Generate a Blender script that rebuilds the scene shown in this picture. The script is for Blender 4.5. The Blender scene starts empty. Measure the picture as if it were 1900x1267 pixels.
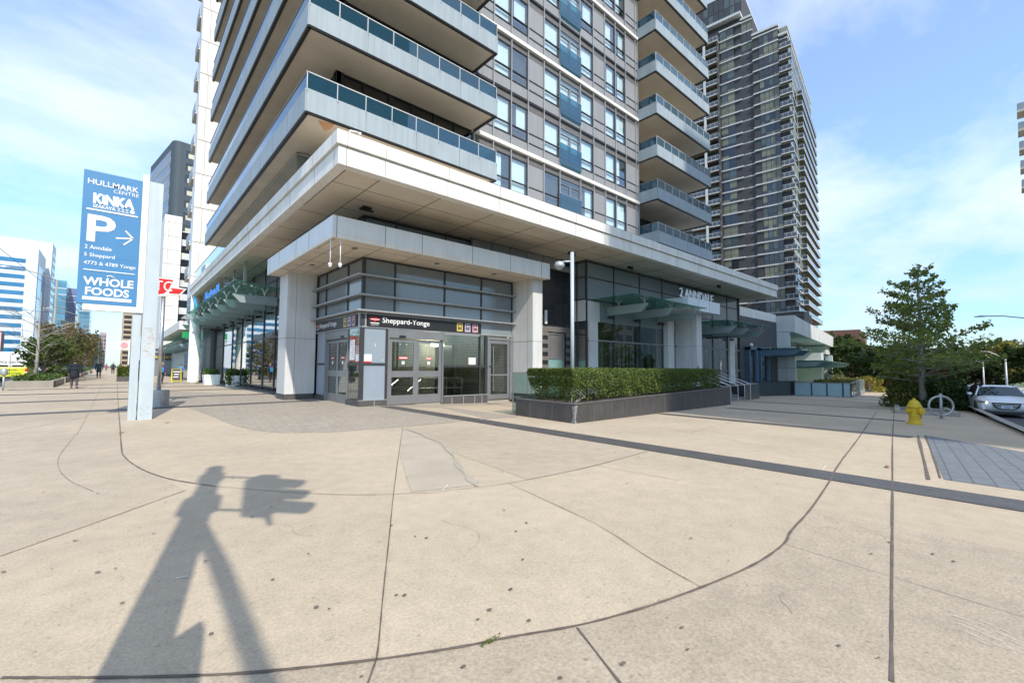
import bpy, bmesh, math, random
import numpy as np
from mathutils import Vector, Matrix
random.seed(7); rng = np.random.default_rng(7)
R = math.radians
SC = bpy.context.scene
COL = SC.collection
# ------------------------------------------------------------------ camera
yaw, pit, rol = R(41.62), R(3.33), R(0.324)
fw = Vector((math.sin(yaw)*math.cos(pit), math.cos(yaw)*math.cos(pit), math.sin(pit)))
r0 = Vector((math.cos(yaw), -math.sin(yaw), 0)); u0 = r0.cross(fw)
rt = r0*math.cos(rol) + u0*math.sin(rol); upv = u0*math.cos(rol) - r0*math.sin(rol)
cam = bpy.data.objects.new('camera', bpy.data.cameras.new('camera')); COL.objects.link(cam)
cam.matrix_world = Matrix(((rt.x, upv.x, -fw.x, 0), (rt.y, upv.y, -fw.y, 0), (rt.z, upv.z, -fw.z, 1.5), (0, 0, 0, 1)))
cam.data.sensor_width = 36; cam.data.lens = 36*827.4/1900
cam.data.clip_start = 0.05; cam.data.clip_end = 6000
SC.camera = cam
# ------------------------------------------------------------------ sun, sky, exposure
SUN_AZ, SUN_EL = 192.0, 44.0          # degrees, clockwise from +Y (north)
ld = Vector((-math.sin(R(SUN_AZ))*math.cos(R(SUN_EL)), -math.cos(R(SUN_AZ))*math.cos(R(SUN_EL)), -math.sin(R(SUN_EL))))
sun = bpy.data.objects.new('sun', bpy.data.lights.new('sun', 'SUN')); COL.objects.link(sun)
sun.rotation_euler = ld.to_track_quat('-Z', 'Y').to_euler(); sun.location = (-20, -60, 80)
sun.data.energy = 2.55; sun.data.angle = R(0.55); sun.data.color = (1.0, 0.945, 0.85)
SC.view_settings.view_transform = 'Standard'; SC.view_settings.look = 'None'
SC.view_settings.gamma = 1.0; SC.view_settings.exposure = 0.90
W = bpy.data.worlds.new('World'); SC.world = W; W.use_nodes = True
nt = W.node_tree; nt.nodes.clear()
def nd(t, **k):
    n = nt.nodes.new(t)
    for a, b in k.items(): setattr(n, a, b)
    return n
sky = nd('ShaderNodeTexSky', sky_type='NISHITA', sun_disc=False, sun_elevation=R(SUN_EL), sun_rotation=R(SUN_AZ),
         air_density=1.0, dust_density=0.4, ozone_density=1.6, altitude=100)
tc = nd('ShaderNodeTexCoord'); sp = nd('ShaderNodeSeparateXYZ'); nt.links.new(tc.outputs['Generated'], sp.inputs[0])
zz = nd('ShaderNodeMath', operation='ADD'); zz.inputs[1].default_value = 0.16; nt.links.new(sp.outputs[2], zz.inputs[0])
zm = nd('ShaderNodeMath', operation='MAXIMUM'); zm.inputs[1].default_value = 0.05; nt.links.new(zz.outputs[0], zm.inputs[0])
def div(s):
    m = nd('ShaderNodeMath', operation='DIVIDE'); nt.links.new(sp.outputs[s], m.inputs[0]); nt.links.new(zm.outputs[0], m.inputs[1]); return m
cx = nd('ShaderNodeCombineXYZ'); nt.links.new(div(0).outputs[0], cx.inputs[0]); nt.links.new(div(1).outputs[0], cx.inputs[1])
mp = nd('ShaderNodeMapping'); mp.inputs['Rotation'].default_value = (0, 0, R(-35)); mp.inputs['Scale'].default_value = (0.75, 1.1, 1); mp.inputs['Location'].default_value = (3.1, 1.7, 0)
nt.links.new(cx.outputs[0], mp.inputs[0])
n1 = nd('ShaderNodeTexNoise'); n1.inputs['Scale'].default_value = 1.15; n1.inputs['Detail'].default_value = 9; n1.inputs['Roughness'].default_value = 0.58; n1.inputs['Distortion'].default_value = 0.15
nt.links.new(mp.outputs[0], n1.inputs['Vector'])
rp = nd('ShaderNodeValToRGB'); rp.color_ramp.elements[0].position = 0.42; rp.color_ramp.elements[1].position = 0.74
rp.color_ramp.elements[0].color = (0.16, 0.16, 0.16, 1); rp.color_ramp.elements[1].color = (0.92, 0.92, 0.92, 1)
nt.links.new(n1.outputs[0], rp.inputs[0])
mx = nd('ShaderNodeMix', data_type='RGBA'); nt.links.new(rp.outputs[0], mx.inputs['Factor'])
tn = nd('ShaderNodeMix', data_type='RGBA', blend_type='MULTIPLY'); tn.inputs['Factor'].default_value = 1; tn.inputs['B'].default_value = (.68, .93, 1.12, 1); nt.links.new(sky.outputs[0], tn.inputs['A']); nt.links.new(tn.outputs['Result'], mx.inputs['A'])
hz_ = nd('ShaderNodeMapRange'); hz_.inputs['From Min'].default_value = 0.0; hz_.inputs['From Max'].default_value = 0.30; hz_.inputs['To Min'].default_value = 0.62; hz_.inputs['To Max'].default_value = 1.0; nt.links.new(sp.outputs[2], hz_.inputs[0])
hx_ = nd('ShaderNodeMix', data_type='RGBA', blend_type='MULTIPLY'); hx_.inputs['Factor'].default_value = 1; nt.links.new(hz_.outputs[0], hx_.inputs['B']); mx.inputs['B'].default_value = (4.5, 4.7, 4.9, 1)
bg = nd('ShaderNodeBackground'); bg.inputs['Strength'].default_value = 0.15; nt.links.new(mx.outputs['Result'], hx_.inputs['A']); nt.links.new(hx_.outputs['Result'], bg.inputs[0])
ow = nd('ShaderNodeOutputWorld'); nt.links.new(bg.outputs[0], ow.inputs[0])
# ------------------------------------------------------------------ materials
MATS = {}
def mat(name, col, rough=0.6, metal=0.0, var=0.12, scale=3.0, bump=0.0, bscale=40.0, spec=0.5, emit=None, fine=0.0, fscale=120.0, streak=0.0, mid=0.0, mscale=6.0, pores=0.0):
    if name in MATS: return MATS[name]
    m = bpy.data.materials.new(name); m.use_nodes = True; t = m.node_tree; b = t.nodes['Principled BSDF']
    b.inputs['Roughness'].default_value = rough; b.inputs['Metallic'].default_value = metal; b.inputs['Specular IOR Level'].default_value = spec
    g = t.nodes.new('ShaderNodeNewGeometry')
    def noise(s, d=5, vec=None):
        n = t.nodes.new('ShaderNodeTexNoise'); n.inputs['Scale'].default_value = s; n.inputs['Detail'].default_value = d
        t.links.new(vec or g.outputs['Position'], n.inputs['Vector']); return n
    def mul(prev, n, amt):
        r = t.nodes.new('ShaderNodeMapRange'); r.inputs['From Min'].default_value = 0.28; r.inputs['From Max'].default_value = 0.72
        r.inputs['To Min'].default_value = 1-amt; r.inputs['To Max'].default_value = 1+amt; t.links.new(n.outputs[0], r.inputs[0])
        x = t.nodes.new('ShaderNodeMix'); x.data_type = 'RGBA'; x.blend_type = 'MULTIPLY'; x.inputs['Factor'].default_value = 1
        if prev is None: x.inputs['A'].default_value = (*col, 1)
        else: t.links.new(prev, x.inputs['A'])
        t.links.new(r.outputs[0], x.inputs['B']); return x.outputs['Result']
    o = None
    if var: o = mul(o, noise(scale), var)
    if fine: o = mul(o, noise(fscale, 3), fine)
    if mid: o = mul(o, noise(mscale, 6), mid)
    if pores:
        n = noise(26, 4); r = t.nodes.new('ShaderNodeMapRange'); r.inputs['From Min'].default_value = .27; r.inputs['From Max'].default_value = .36; r.inputs['To Min'].default_value = 1-pores; r.inputs['To Max'].default_value = 1; t.links.new(n.outputs[0], r.inputs[0])
        x = t.nodes.new('ShaderNodeMix'); x.data_type = 'RGBA'; x.blend_type = 'MULTIPLY'; x.inputs['Factor'].default_value = 1; t.links.new(o, x.inputs['A']); t.links.new(r.outputs[0], x.inputs['B']); o = x.outputs['Result']
    if streak:
        mpn = t.nodes.new('ShaderNodeMapping'); mpn.inputs['Scale'].default_value = (1, 1, 0.06); t.links.new(g.outputs['Position'], mpn.inputs[0])
        o = mul(o, noise(7, 4, mpn.outputs[0]), streak)
    if o is None: b.inputs['Base Color'].default_value = (*col, 1)
    else: t.links.new(o, b.inputs['Base Color'])
    if bump:
        bn = noise(bscale, 6); bp = t.nodes.new('ShaderNodeBump'); bp.inputs['Strength'].default_value = bump; bp.inputs['Distance'].default_value = 0.01
        t.links.new(bn.outputs[0], bp.inputs['Height']); t.links.new(bp.outputs[0], b.inputs['Normal'])
    if emit: b.inputs['Emission Color'].default_value = (*col, 1); b.inputs['Emission Strength'].default_value = emit
    MATS[name] = m; return m
def glass(name, tint, base=0.06, gain=1.6, rough=0.0, wavy=0.0, body=None, dens=0.5):
    "thin pane: tinted see-through plus mirror reflection growing at grazing angles"
    if name in MATS: return MATS[name]
    m = bpy.data.materials.new(name); m.use_nodes = True; t = m.node_tree; t.nodes.clear()
    tr = t.nodes.new('ShaderNodeBsdfTransparent'); tr.inputs[0].default_value = (*tint, 1)
    if body:
        df = t.nodes.new('ShaderNodeBsdfDiffuse'); df.inputs[0].default_value = (*body, 1); m0 = t.nodes.new('ShaderNodeMixShader'); m0.inputs[0].default_value = dens
        t.links.new(tr.outputs[0], m0.inputs[1]); t.links.new(df.outputs[0], m0.inputs[2]); tr = m0
    gl = t.nodes.new('ShaderNodeBsdfGlossy'); gl.inputs['Roughness'].default_value = rough; gl.inputs['Color'].default_value = (0.95, 0.98, 1, 1)
    gg = t.nodes.new('ShaderNodeNewGeometry'); dt_ = t.nodes.new('ShaderNodeVectorMath'); dt_.operation = 'DOT_PRODUCT'
    t.links.new(gg.outputs['Normal'], dt_.inputs[0]); t.links.new(gg.outputs['Incoming'], dt_.inputs[1])
    def mth(op, a, b=None, clamp=False):
        n = t.nodes.new('ShaderNodeMath'); n.operation = op; n.use_clamp = clamp
        for i, q in enumerate((a, b)):
            if q is None: continue
            if isinstance(q, (int, float)): n.inputs[i].default_value = q
            else: t.links.new(q, n.inputs[i])
        return n.outputs[0]
    ca = mth('ABSOLUTE', dt_.outputs['Value']); sch = mth('POWER', mth('SUBTRACT', 1.0, ca), 4.0)     # same from both sides of the pane
    fac = mth('ADD', mth('MULTIPLY', sch, .55*gain), base+.03, True)
    if wavy:
        g = t.nodes.new('ShaderNodeNewGeometry'); n = t.nodes.new('ShaderNodeTexNoise'); n.inputs['Scale'].default_value = 0.9; n.inputs['Detail'].default_value = 1
        t.links.new(g.outputs['Position'], n.inputs['Vector']); bp = t.nodes.new('ShaderNodeBump'); bp.inputs['Strength'].default_value = wavy; bp.inputs['Distance'].default_value = 0.05
        t.links.new(n.outputs[0], bp.inputs['Height']); t.links.new(bp.outputs[0], gl.inputs['Normal'])
    x = t.nodes.new('ShaderNodeMixShader'); t.links.new(fac, x.inputs[0]); t.links.new(tr.outputs[0], x.inputs[1]); t.links.new(gl.outputs[0], x.inputs[2])
    o = t.nodes.new('ShaderNodeOutputMaterial'); t.links.new(x.outputs[0], o.inputs[0]); MATS[name] = m; return m
def brickmat(name, c1, c2, mortar, w, h, rough=0.7, off=0.5, axis='XY', rot=0.0, ms=0.008, noise=0.12):
    if name in MATS: return MATS[name]
    m = bpy.data.materials.new(name); m.use_nodes = True; t = m.node_tree; b = t.nodes['Principled BSDF']; b.inputs['Roughness'].default_value = rough
    g = t.nodes.new('ShaderNodeNewGeometry'); s = t.nodes.new('ShaderNodeSeparateXYZ'); c = t.nodes.new('ShaderNodeCombineXYZ')
    t.links.new(g.outputs['Position'], s.inputs[0])
    if axis == 'W':      # wall: horizontal run = x+y, vertical = z
        a = t.nodes.new('ShaderNodeMath'); a.operation = 'ADD'; t.links.new(s.outputs[0], a.inputs[0]); t.links.new(s.outputs[1], a.inputs[1])
        t.links.new(a.outputs[0], c.inputs[0]); t.links.new(s.outputs[2], c.inputs[1])
    else:
        t.links.new(s.outputs[0], c.inputs[0]); t.links.new(s.outputs[1], c.inputs[1])
    mpn = t.nodes.new('ShaderNodeMapping'); mpn.inputs['Rotation'].default_value = (0, 0, rot); t.links.new(c.outputs[0], mpn.inputs[0])
    br = t.nodes.new('ShaderNodeTexBrick'); br.offset = off; t.links.new(mpn.outputs[0], br.inputs['Vector'])
    br.inputs['Color1'].default_value = (*c1, 1); br.inputs['Color2'].default_value = (*c2, 1); br.inputs['Mortar'].default_value = (*mortar, 1)
    br.inputs['Scale'].default_value = 1; br.inputs['Brick Width'].default_value = w; br.inputs['Row Height'].default_value = h; br.inputs['Mortar Size'].default_value = ms
    n = t.nodes.new('ShaderNodeTexNoise'); n.inputs['Scale'].default_value = 6; n.inputs['Detail'].default_value = 6; t.links.new(g.outputs['Position'], n.inputs['Vector'])
    r = t.nodes.new('ShaderNodeMapRange'); r.inputs['From Min'].default_value = .3; r.inputs['From Max'].default_value = .7; r.inputs['To Min'].default_value = 1-noise; r.inputs['To Max'].default_value = 1+noise
    t.links.new(n.outputs[0], r.inputs[0]); x = t.nodes.new('ShaderNodeMix'); x.data_type = 'RGBA'; x.blend_type = 'MULTIPLY'; x.inputs['Factor'].default_value = 1
    t.links.new(br.outputs[0], x.inputs['A']); t.links.new(r.outputs[0], x.inputs['B']); t.links.new(x.outputs['Result'], b.inputs['Base Color'])
    MATS[name] = m; return m
def leafmat(name, c1, c2, tr=0.35):
    if name in MATS: return MATS[name]
    m = bpy.data.materials.new(name); m.use_nodes = True; t = m.node_tree; b = t.nodes['Principled BSDF']; b.inputs['Roughness'].default_value = 0.55
    g = t.nodes.new('ShaderNodeNewGeometry'); n = t.nodes.new('ShaderNodeTexNoise'); n.inputs['Scale'].default_value = 2.2; n.inputs['Detail'].default_value = 4
    t.links.new(g.outputs['Position'], n.inputs['Vector'])
    ad = t.nodes.new('ShaderNodeMath'); ad.operation = 'MULTIPLY_ADD'; ad.inputs[1].default_value = 0.5
    t.links.new(g.outputs['Random Per Island'], ad.inputs[0]); t.links.new(n.outputs[0], ad.inputs[2])
    r = t.nodes.new('ShaderNodeMapRange'); r.inputs['From Min'].default_value = .45; r.inputs['From Max'].default_value = 1.0; t.links.new(ad.outputs[0], r.inputs[0])
    x = t.nodes.new('ShaderNodeMix'); x.data_type = 'RGBA'; x.inputs['A'].default_value = (*c1, 1); x.inputs['B'].default_value = (*c2, 1); t.links.new(r.outputs[0], x.inputs['Factor'])
    t.links.new(x.outputs['Result'], b.inputs['Base Color'])
    tl = t.nodes.new('ShaderNodeBsdfTranslucent'); t.links.new(x.outputs['Result'], tl.inputs[0])
    ms = t.nodes.new('ShaderNodeMixShader'); ms.inputs[0].default_value = tr; t.links.new(b.outputs[0], ms.inputs[1]); t.links.new(tl.outputs[0], ms.inputs[2])
    t.links.new(ms.outputs[0], t.nodes['Material Output'].inputs[0]); MATS[name] = m; return m
M = dict(
 conc=mat('plaza_concrete', (.455, .37, .267), .85, var=.10, scale=.42, mid=.075, mscale=4.5, pores=.3, fine=.16, fscale=70, bump=.25, bscale=90),
 conc2=mat('light_concrete', (.475, .388, .282), .85, var=.08, scale=.5, mid=.07, mscale=5, pores=.3, fine=.16, fscale=70, bump=.25, bscale=90),
 conc3=mat('cool_concrete', (.425, .35, .257), .85, var=.10, scale=.45, mid=.08, mscale=4, pores=.35, fine=.16, fscale=70, bump=.25, bscale=90),
 slab=mat('aged_concrete', (.40, .33, .243), .85, var=.11, scale=.6, mid=.09, mscale=5, pores=.35, fine=.2, fscale=60, bump=.3, bscale=80),
 concg=mat('grey_concrete', (.38, .345, .29), .85, var=.10, scale=.8, fine=.12, fscale=60, bump=.3, bscale=80),
 kerb=mat('kerb_concrete', (.33, .30, .255), .85, var=.15, scale=1.2, fine=.1),
 joint=mat('joint_filler', (.13, .105, .085), .9, var=.3, scale=8),
 jointd=mat('joint_dirt', (.385, .32, .24), .9, var=.2, scale=5, fine=.2),
 jointl=mat('faint_joint', (.25, .21, .165), .9, var=.25, scale=5),
 stain=mat('damp_stain', (.375, .325, .255), .85, var=.12, scale=2, fine=.1),
 chalk=mat('white_scuff', (.66, .63, .57), .85, var=.2, scale=9),
 gran=mat('dark_granite', (.085, .08, .076), .6, var=.2, scale=3, fine=.35, fscale=60),
 asph=mat('asphalt', (.06, .06, .062), .85, var=.2, scale=.6, fine=.25, fscale=80),
 paint=mat('road_paint', (.7, .7, .66), .7, var=.2, scale=4),
 pav=brickmat('plaza_pavers', (.37, .315, .245), (.335, .285, .225), (.23, .19, .15), .62, .22, rough=.85, rot=R(8), ms=.008),
 bpav=brickmat('grey_pavers', (.17, .185, .20), (.15, .165, .18), (.085, .09, .095), .42, .21, rough=.8, rot=R(-7), ms=.009),
 grass=mat('grass_ground', (.09, .13, .04), .9, var=.3, scale=.5, fine=.3, fscale=10),
 stone=mat('white_stone', (.78, .75, .69), .6, var=.07, scale=.8, streak=.09),
 stoneg=mat('pale_stone', (.60, .595, .57), .6, var=.08, scale=.8, streak=.06),
 seam=mat('panel_seam', (.17, .165, .155), .8, var=.1),
 soff=mat('soffit_panel', (.66, .585, .475), .7, var=.10, scale=.7, fine=.05, fscale=14),
 seamd=mat('soffit_seam', (.07, .06, .05), .8, var=.1),
 alu=mat('aluminium_panel', (.72, .755, .765), .45, .0, var=.04, scale=1.2, streak=.05),
 balp=mat('balcony_panel', (.315, .365, .39), .5, .0, var=.06, scale=1.0, streak=.10),
 clad=mat('grey_cladding', (.285, .285, .292), .55, .1, var=.05, scale=.6, streak=.06),
 cladd=mat('grille_cladding', (.15, .14, .135), .6, .1, var=.1, scale=2),
 frame=mat('dark_frame', (.055, .056, .06), .45, .3, var=.1),
 framel=mat('grey_frame', (.27, .275, .28), .4, .5, var=.06),
 mull=mat('mullion_metal', (.42, .42, .42), .4, .4, var=.05),
 steel=mat('brushed_steel', (.62, .62, .62), .28, .9, var=.05),
 rail=mat('white_rail', (.55, .56, .56), .45, .2, var=.05),
 blk=mat('black_stone', (.022, .023, .026), .22, var=.25, scale=2, fine=.3, fscale=40),
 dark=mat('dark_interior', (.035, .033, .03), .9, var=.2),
 room=mat('room_wall', (.42, .40, .35), .8, var=.08),
 tile=brickmat('white_wall_tile', (.72, .69, .60), (.68, .65, .57), (.33, .31, .27), .3, .15, rough=.35, axis='W', ms=.008),
 dbrick=brickmat('dark_brick', (.075, .075, .082), (.10, .10, .105), (.035, .035, .04), .6, .12, rough=.55, axis='W', ms=.012),
 bbrick=brickmat('brown_brick', (.20, .10, .075), (.24, .125, .09), (.16, .11, .09), .25, .09, axis='W', ms=.01),
 curt=mat('white_curtain', (.80, .80, .76), .9, var=.06, scale=8),
 blind=mat('beige_blind', (.50, .47, .36), .9, var=.12, scale=3),
 red=mat('red_sign', (.62, .02, .02), .4, var=.05), white=mat('white_paint', (.80, .80, .79), .45, var=.03), black=mat('black_paint', (.02, .02, .022), .4, var=.1),
 sblue=mat('sign_blue', (.06, .215, .42), .45, var=.03, scale=2), yellow=mat('hydrant_yellow', (.62, .42, .02), .45, var=.12, scale=9, bump=.2, bscale=60),
 post=mat('post_grey', (.47, .53, .56), .5, .1, var=.04, scale=3, streak=.07), postd=mat('post_scrape', (.50, .47, .43), .6, var=.35, scale=14),
 bark=mat('bark', (.19, .165, .14), .9, var=.3, scale=9, bump=.5, bscale=50), barkl=mat('pale_bark', (.38, .35, .30), .9, var=.25, scale=9),
 soil=mat('soil', (.075, .05, .035), .95, var=.3, scale=9, fine=.4, fscale=60),
 tyre=mat('tyre', (.02, .02, .02), .8, var=.1), galv=mat('galvanised', (.40, .41, .42), .45, .6, var=.15, scale=8),
 lamp=mat('lamp_grey', (.42, .44, .45), .45, .4, var=.08), skin=mat('skin', (.42, .25, .18), .6, var=.05),
 teal=mat('teal_glass_edge', (.10, .24, .21), .35, var=.05),
 gwin=glass('window_glass', (.93, .985, .995), .08, 1.4, wavy=.02), gstore=glass('shopfront_glass', (.70, .76, .74), .16, 1.7, wavy=.03),
 gblue=glass('blue_balustrade_glass', (.20, .42, .52), .05, 1.5, body=(.02,.10,.16), dens=.42), gcan=glass('green_canopy_glass', (.46, .74, .66), .05, 1.0, body=(.13,.36,.30), dens=.38), gclear=glass('clear_guard_glass', (.72, .84, .81), .06, 1.2),
 gspan=glass('dark_glass', (.30, .34, .36), .10, 1.6, wavy=.03), ggrey=glass('grey_glass', (.66, .69, .67), .05, 1.4),
 gspb=mat('spandrel_glass', (.20, .235, .25), .08, var=.04, spec=.9), gpanel=mat('frosted_panel', (.27, .32, .37), .3, var=.04, scale=2, fine=.06, fscale=90),
)
# ------------------------------------------------------------------ mesh helpers
class MB:
    def __init__(s, T=None): s.v = []; s.f = []; s.m = []; s.T = T
    def add(s, vs, fs, mi=0):
        n = len(s.v); s.v += [tuple(s.T @ Vector(p)) if s.T is not None else tuple(p) for p in vs]
        s.f += [tuple(i+n for i in f) for f in fs]; s.m += [mi]*len(fs); return s
    def box(s, x0, x1, y0, y1, z0, z1, mi=0):
        return s.add([(x0,y0,z0),(x1,y0,z0),(x1,y1,z0),(x0,y1,z0),(x0,y0,z1),(x1,y0,z1),(x1,y1,z1),(x0,y1,z1)],
                     [(0,3,2,1),(4,5,6,7),(0,1,5,4),(1,2,6,5),(2,3,7,6),(3,0,4,7)], mi)
    def quad(s, a, b, c, d, mi=0): return s.add([a,b,c,d], [(0,1,2,3)], mi)
    def prism(s, poly, z0, z1, mi=0):
        n = len(poly); return s.add([(x,y,z0) for x,y in poly]+[(x,y,z1) for x,y in poly],
            [tuple(range(n))[::-1], tuple(range(n,2*n))]+[(i,(i+1)%n,(i+1)%n+n,i+n) for i in range(n)], mi)
    def extr(s, pts, d, mi=0):      # extrude a 3-D polygon by vector d
        n = len(pts); d = Vector(d); return s.add([tuple(p) for p in pts]+[tuple(Vector(p)+d) for p in pts],
            [tuple(range(n))[::-1], tuple(range(n,2*n))]+[(i,(i+1)%n,(i+1)%n+n,i+n) for i in range(n)], mi)
    def tube(s, path, rad, n=8, mi=0, caps=True):
        path = [Vector(p) for p in path]; rad = rad if isinstance(rad, (list, tuple)) else [rad]*len(path)
        vs = []; fs = []; ref = None
        for i, p in enumerate(path):
            d = (path[min(i+1,len(path)-1)]-path[max(i-1,0)]).normalized()
            if ref is None: ref = Vector((0,0,1)) if abs(d.z) < .9 else Vector((1,0,0))
            a = d.cross(ref).normalized(); b = d.cross(a).normalized(); ref = -b if False else ref
            vs += [tuple(p+(a*math.cos(2*math.pi*k/n)+b*math.sin(2*math.pi*k/n))*rad[i]) for k in range(n)]
        for i in range(len(path)-1):
            for k in range(n): fs.append((i*n+k, i*n+(k+1)%n, (i+1)*n+(k+1)%n, (i+1)*n+k))
        if caps: fs += [tuple(range(n))[::-1], tuple(range((len(path)-1)*n, len(path)*n))]
        return s.add(vs, fs, mi)
    def lathe(s, prof, c=(0,0,0), n=16, mi=0):   # profile (r, z)
        vs = [(c[0]+r*math.cos(2*math.pi*k/n), c[1]+r*math.sin(2*math.pi*k/n), c[2]+z) for r, z in prof for k in range(n)]
        fs = [(i*n+k, i*n+(k+1)%n, (i+1)*n+(k+1)%n, (i+1)*n+k) for i in range(len(prof)-1) for k in range(n)]
        fs += [tuple(range(n))[::-1], tuple(range((len(prof)-1)*n, len(prof)*n))]; return s.add(vs, fs, mi)
    def ball(s, c, r, n=10, mi=0, sz=1.0): return s.lathe([(max(1e-3, r*math.sin(math.pi*i/n)), -r*sz*math.cos(math.pi*i/n)) for i in range(n+1)], c, 2*n, mi)
    def build(s, name, mats, parent=None, smooth=False, bev=0.0):
        me = bpy.data.meshes.new(name); o = off = wl(parent)
        me.from_pydata([(a-off.x, b-off.y, c-off.z) for a,b,c in s.v], [], s.f)
        for m in (mats if isinstance(mats, (list, tuple)) else [mats]): me.materials.append(m)
        if any(s.m): me.polygons.foreach_set('material_index', s.m)
        if smooth: me.polygons.foreach_set('use_smooth', [True]*len(me.polygons))
        o = bpy.data.objects.new(name, me); COL.objects.link(o)
        if parent: o.parent = parent
        if bev:
            b = o.modifiers.new('bevel', 'BEVEL'); b.width = bev; b.segments = 2; b.limit_method = 'ANGLE'
        return o
def wl(o):
    v = Vector((0,0,0))
    while o: v += o.location; o = o.parent
    return v
def tag(o, label, cat, group=None, kind=None):
    o['label'] = label; o['category'] = cat
    if group: o['group'] = group
    if kind: o['kind'] = kind
    return o
def thing(name, label, cat, loc=(0,0,0), group=None):
    o = bpy.data.objects.new(name, None); COL.objects.link(o); o.location = loc; o.empty_display_size = .2; return tag(o, label, cat, group)
def copytree(o, parent=None):
    c = o.copy(); COL.objects.link(c); c.parent = parent
    for ch in [x for x in o.children]: copytree(ch, c)
    return c
def struct(o): o['kind'] = 'structure'; return o
def gz(x, y):
    s = x*EX[0]+y*EX[1]; return .0025*max(-30, min(400, y)) - .026*max(0, min(130, s-9.5))
EX = (math.cos(R(8)), math.sin(R(8))); NX = (-EX[1], EX[0])
def ground(name, poly, dz, m, skirt=0.0):
    bm = bmesh.new(); bm.faces.new([bm.verts.new((x, y, 0)) for x, y in poly])
    for s0 in (9.5, 139.5):
        bmesh.ops.bisect_plane(bm, geom=bm.verts[:]+bm.edges[:]+bm.faces[:], plane_co=(EX[0]*s0, EX[1]*s0, 0), plane_no=(EX[0], EX[1], 0))
    for y0 in (-30, 400):
        bmesh.ops.bisect_plane(bm, geom=bm.verts[:]+bm.edges[:]+bm.faces[:], plane_co=(0, y0, 0), plane_no=(0, 1, 0))
    bmesh.ops.triangulate(bm, faces=bm.faces[:])
    bm.normal_update()
    if sum(f.normal.z for f in bm.faces) < 0: bmesh.ops.reverse_faces(bm, faces=bm.faces[:])
    for v in bm.verts: v.co.z = gz(v.co.x, v.co.y)+dz
    if skirt:
        be = [e for e in bm.edges if len(e.link_faces) == 1]
        ex = bmesh.ops.extrude_edge_only(bm, edges=be)
        for v in ex['geom']:
            if isinstance(v, bmesh.types.BMVert): v.co.z -= skirt
    me = bpy.data.meshes.new(name); bm.to_mesh(me); bm.free(); me.materials.append(m)
    o = bpy.data.objects.new(name, me); COL.objects.link(o); return struct(o)
def strip_mb(mb, pts, w, dz, mi=0):
    # subdivide at the grade break so the strip follows the ground
    P = [Vector((x, y)) for x, y in pts]; Q = [P[0]]
    for a, b in zip(P, P[1:]):
        sa = a.x*EX[0]+a.y*EX[1]-9.5; sb = b.x*EX[0]+b.y*EX[1]-9.5
        if sa*sb < 0: Q.append(a.lerp(b, sa/(sa-sb)))
        Q.append(b)
    L = []; Rr = []
    for i, p in enumerate(Q):
        d = (Q[min(i+1, len(Q)-1)]-Q[max(i-1, 0)]); d.normalize(); n = Vector((-d.y, d.x))*(w if not callable(w) else w(i))/2
        for lst, q in ((L, p+n), (Rr, p-n)): lst.append((q.x, q.y, gz(q.x, q.y)+dz))
    for i in range(len(Q)-1): mb.quad(Rr[i], Rr[i+1], L[i+1], L[i], mi)
def smooth_path(pts, k=4):
    P = [Vector(p) for p in pts]; out = []
    for i in range(len(P)-1):
        p0, p1, p2, p3 = P[max(i-1,0)], P[i], P[i+1], P[min(i+2,len(P)-1)]
        for j in range(k):
            t = j/k; out.append(tuple(0.5*((2*p1)+(p2-p0)*t+(2*p0-5*p1+4*p2-p3)*t*t+(3*p1-p0-3*p2+p3)*t**3)))
    return out+[tuple(P[-1])]
def text(name, body, w, h, o, u, v, m, parent=None, ext=0.004, bold=0.0, align='l'):
    "flat raised lettering: fits body into w x h metres, lower-left at o, reading along u, up along v"
    c = bpy.data.curves.new(name, 'FONT'); c.body = body; c.extrude = 0.0; c.offset = bold; c.resolution_u = 3
    t = bpy.data.objects.new(name, c); COL.objects.link(t); bpy.context.view_layer.update()
    me = bpy.data.meshes.new_from_object(t.evaluated_get(bpy.context.evaluated_depsgraph_get()))
    bpy.data.objects.remove(t); bpy.data.curves.remove(c)
    if h is None: pass
    xs = [p.co.x for p in me.vertices]; ys = [p.co.y for p in me.vertices]; x0, x1, y0, y1 = min(xs), max(xs), min(ys), max(ys)
    if h is None: h = w*(y1-y0)/(x1-x0)
    u = Vector(u).normalized(); v = Vector(v).normalized(); n = u.cross(v); o = Vector(o)-wl(parent)
    for p in me.vertices: p.co = o+u*((p.co.x-x0)/(x1-x0)*w)+v*((p.co.y-y0)/(y1-y0)*h)+n*ext
    me.materials.clear(); me.materials.append(m)
    ob = bpy.data.objects.new(name, me); COL.objects.link(ob); ob.parent = parent; return ob
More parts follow.
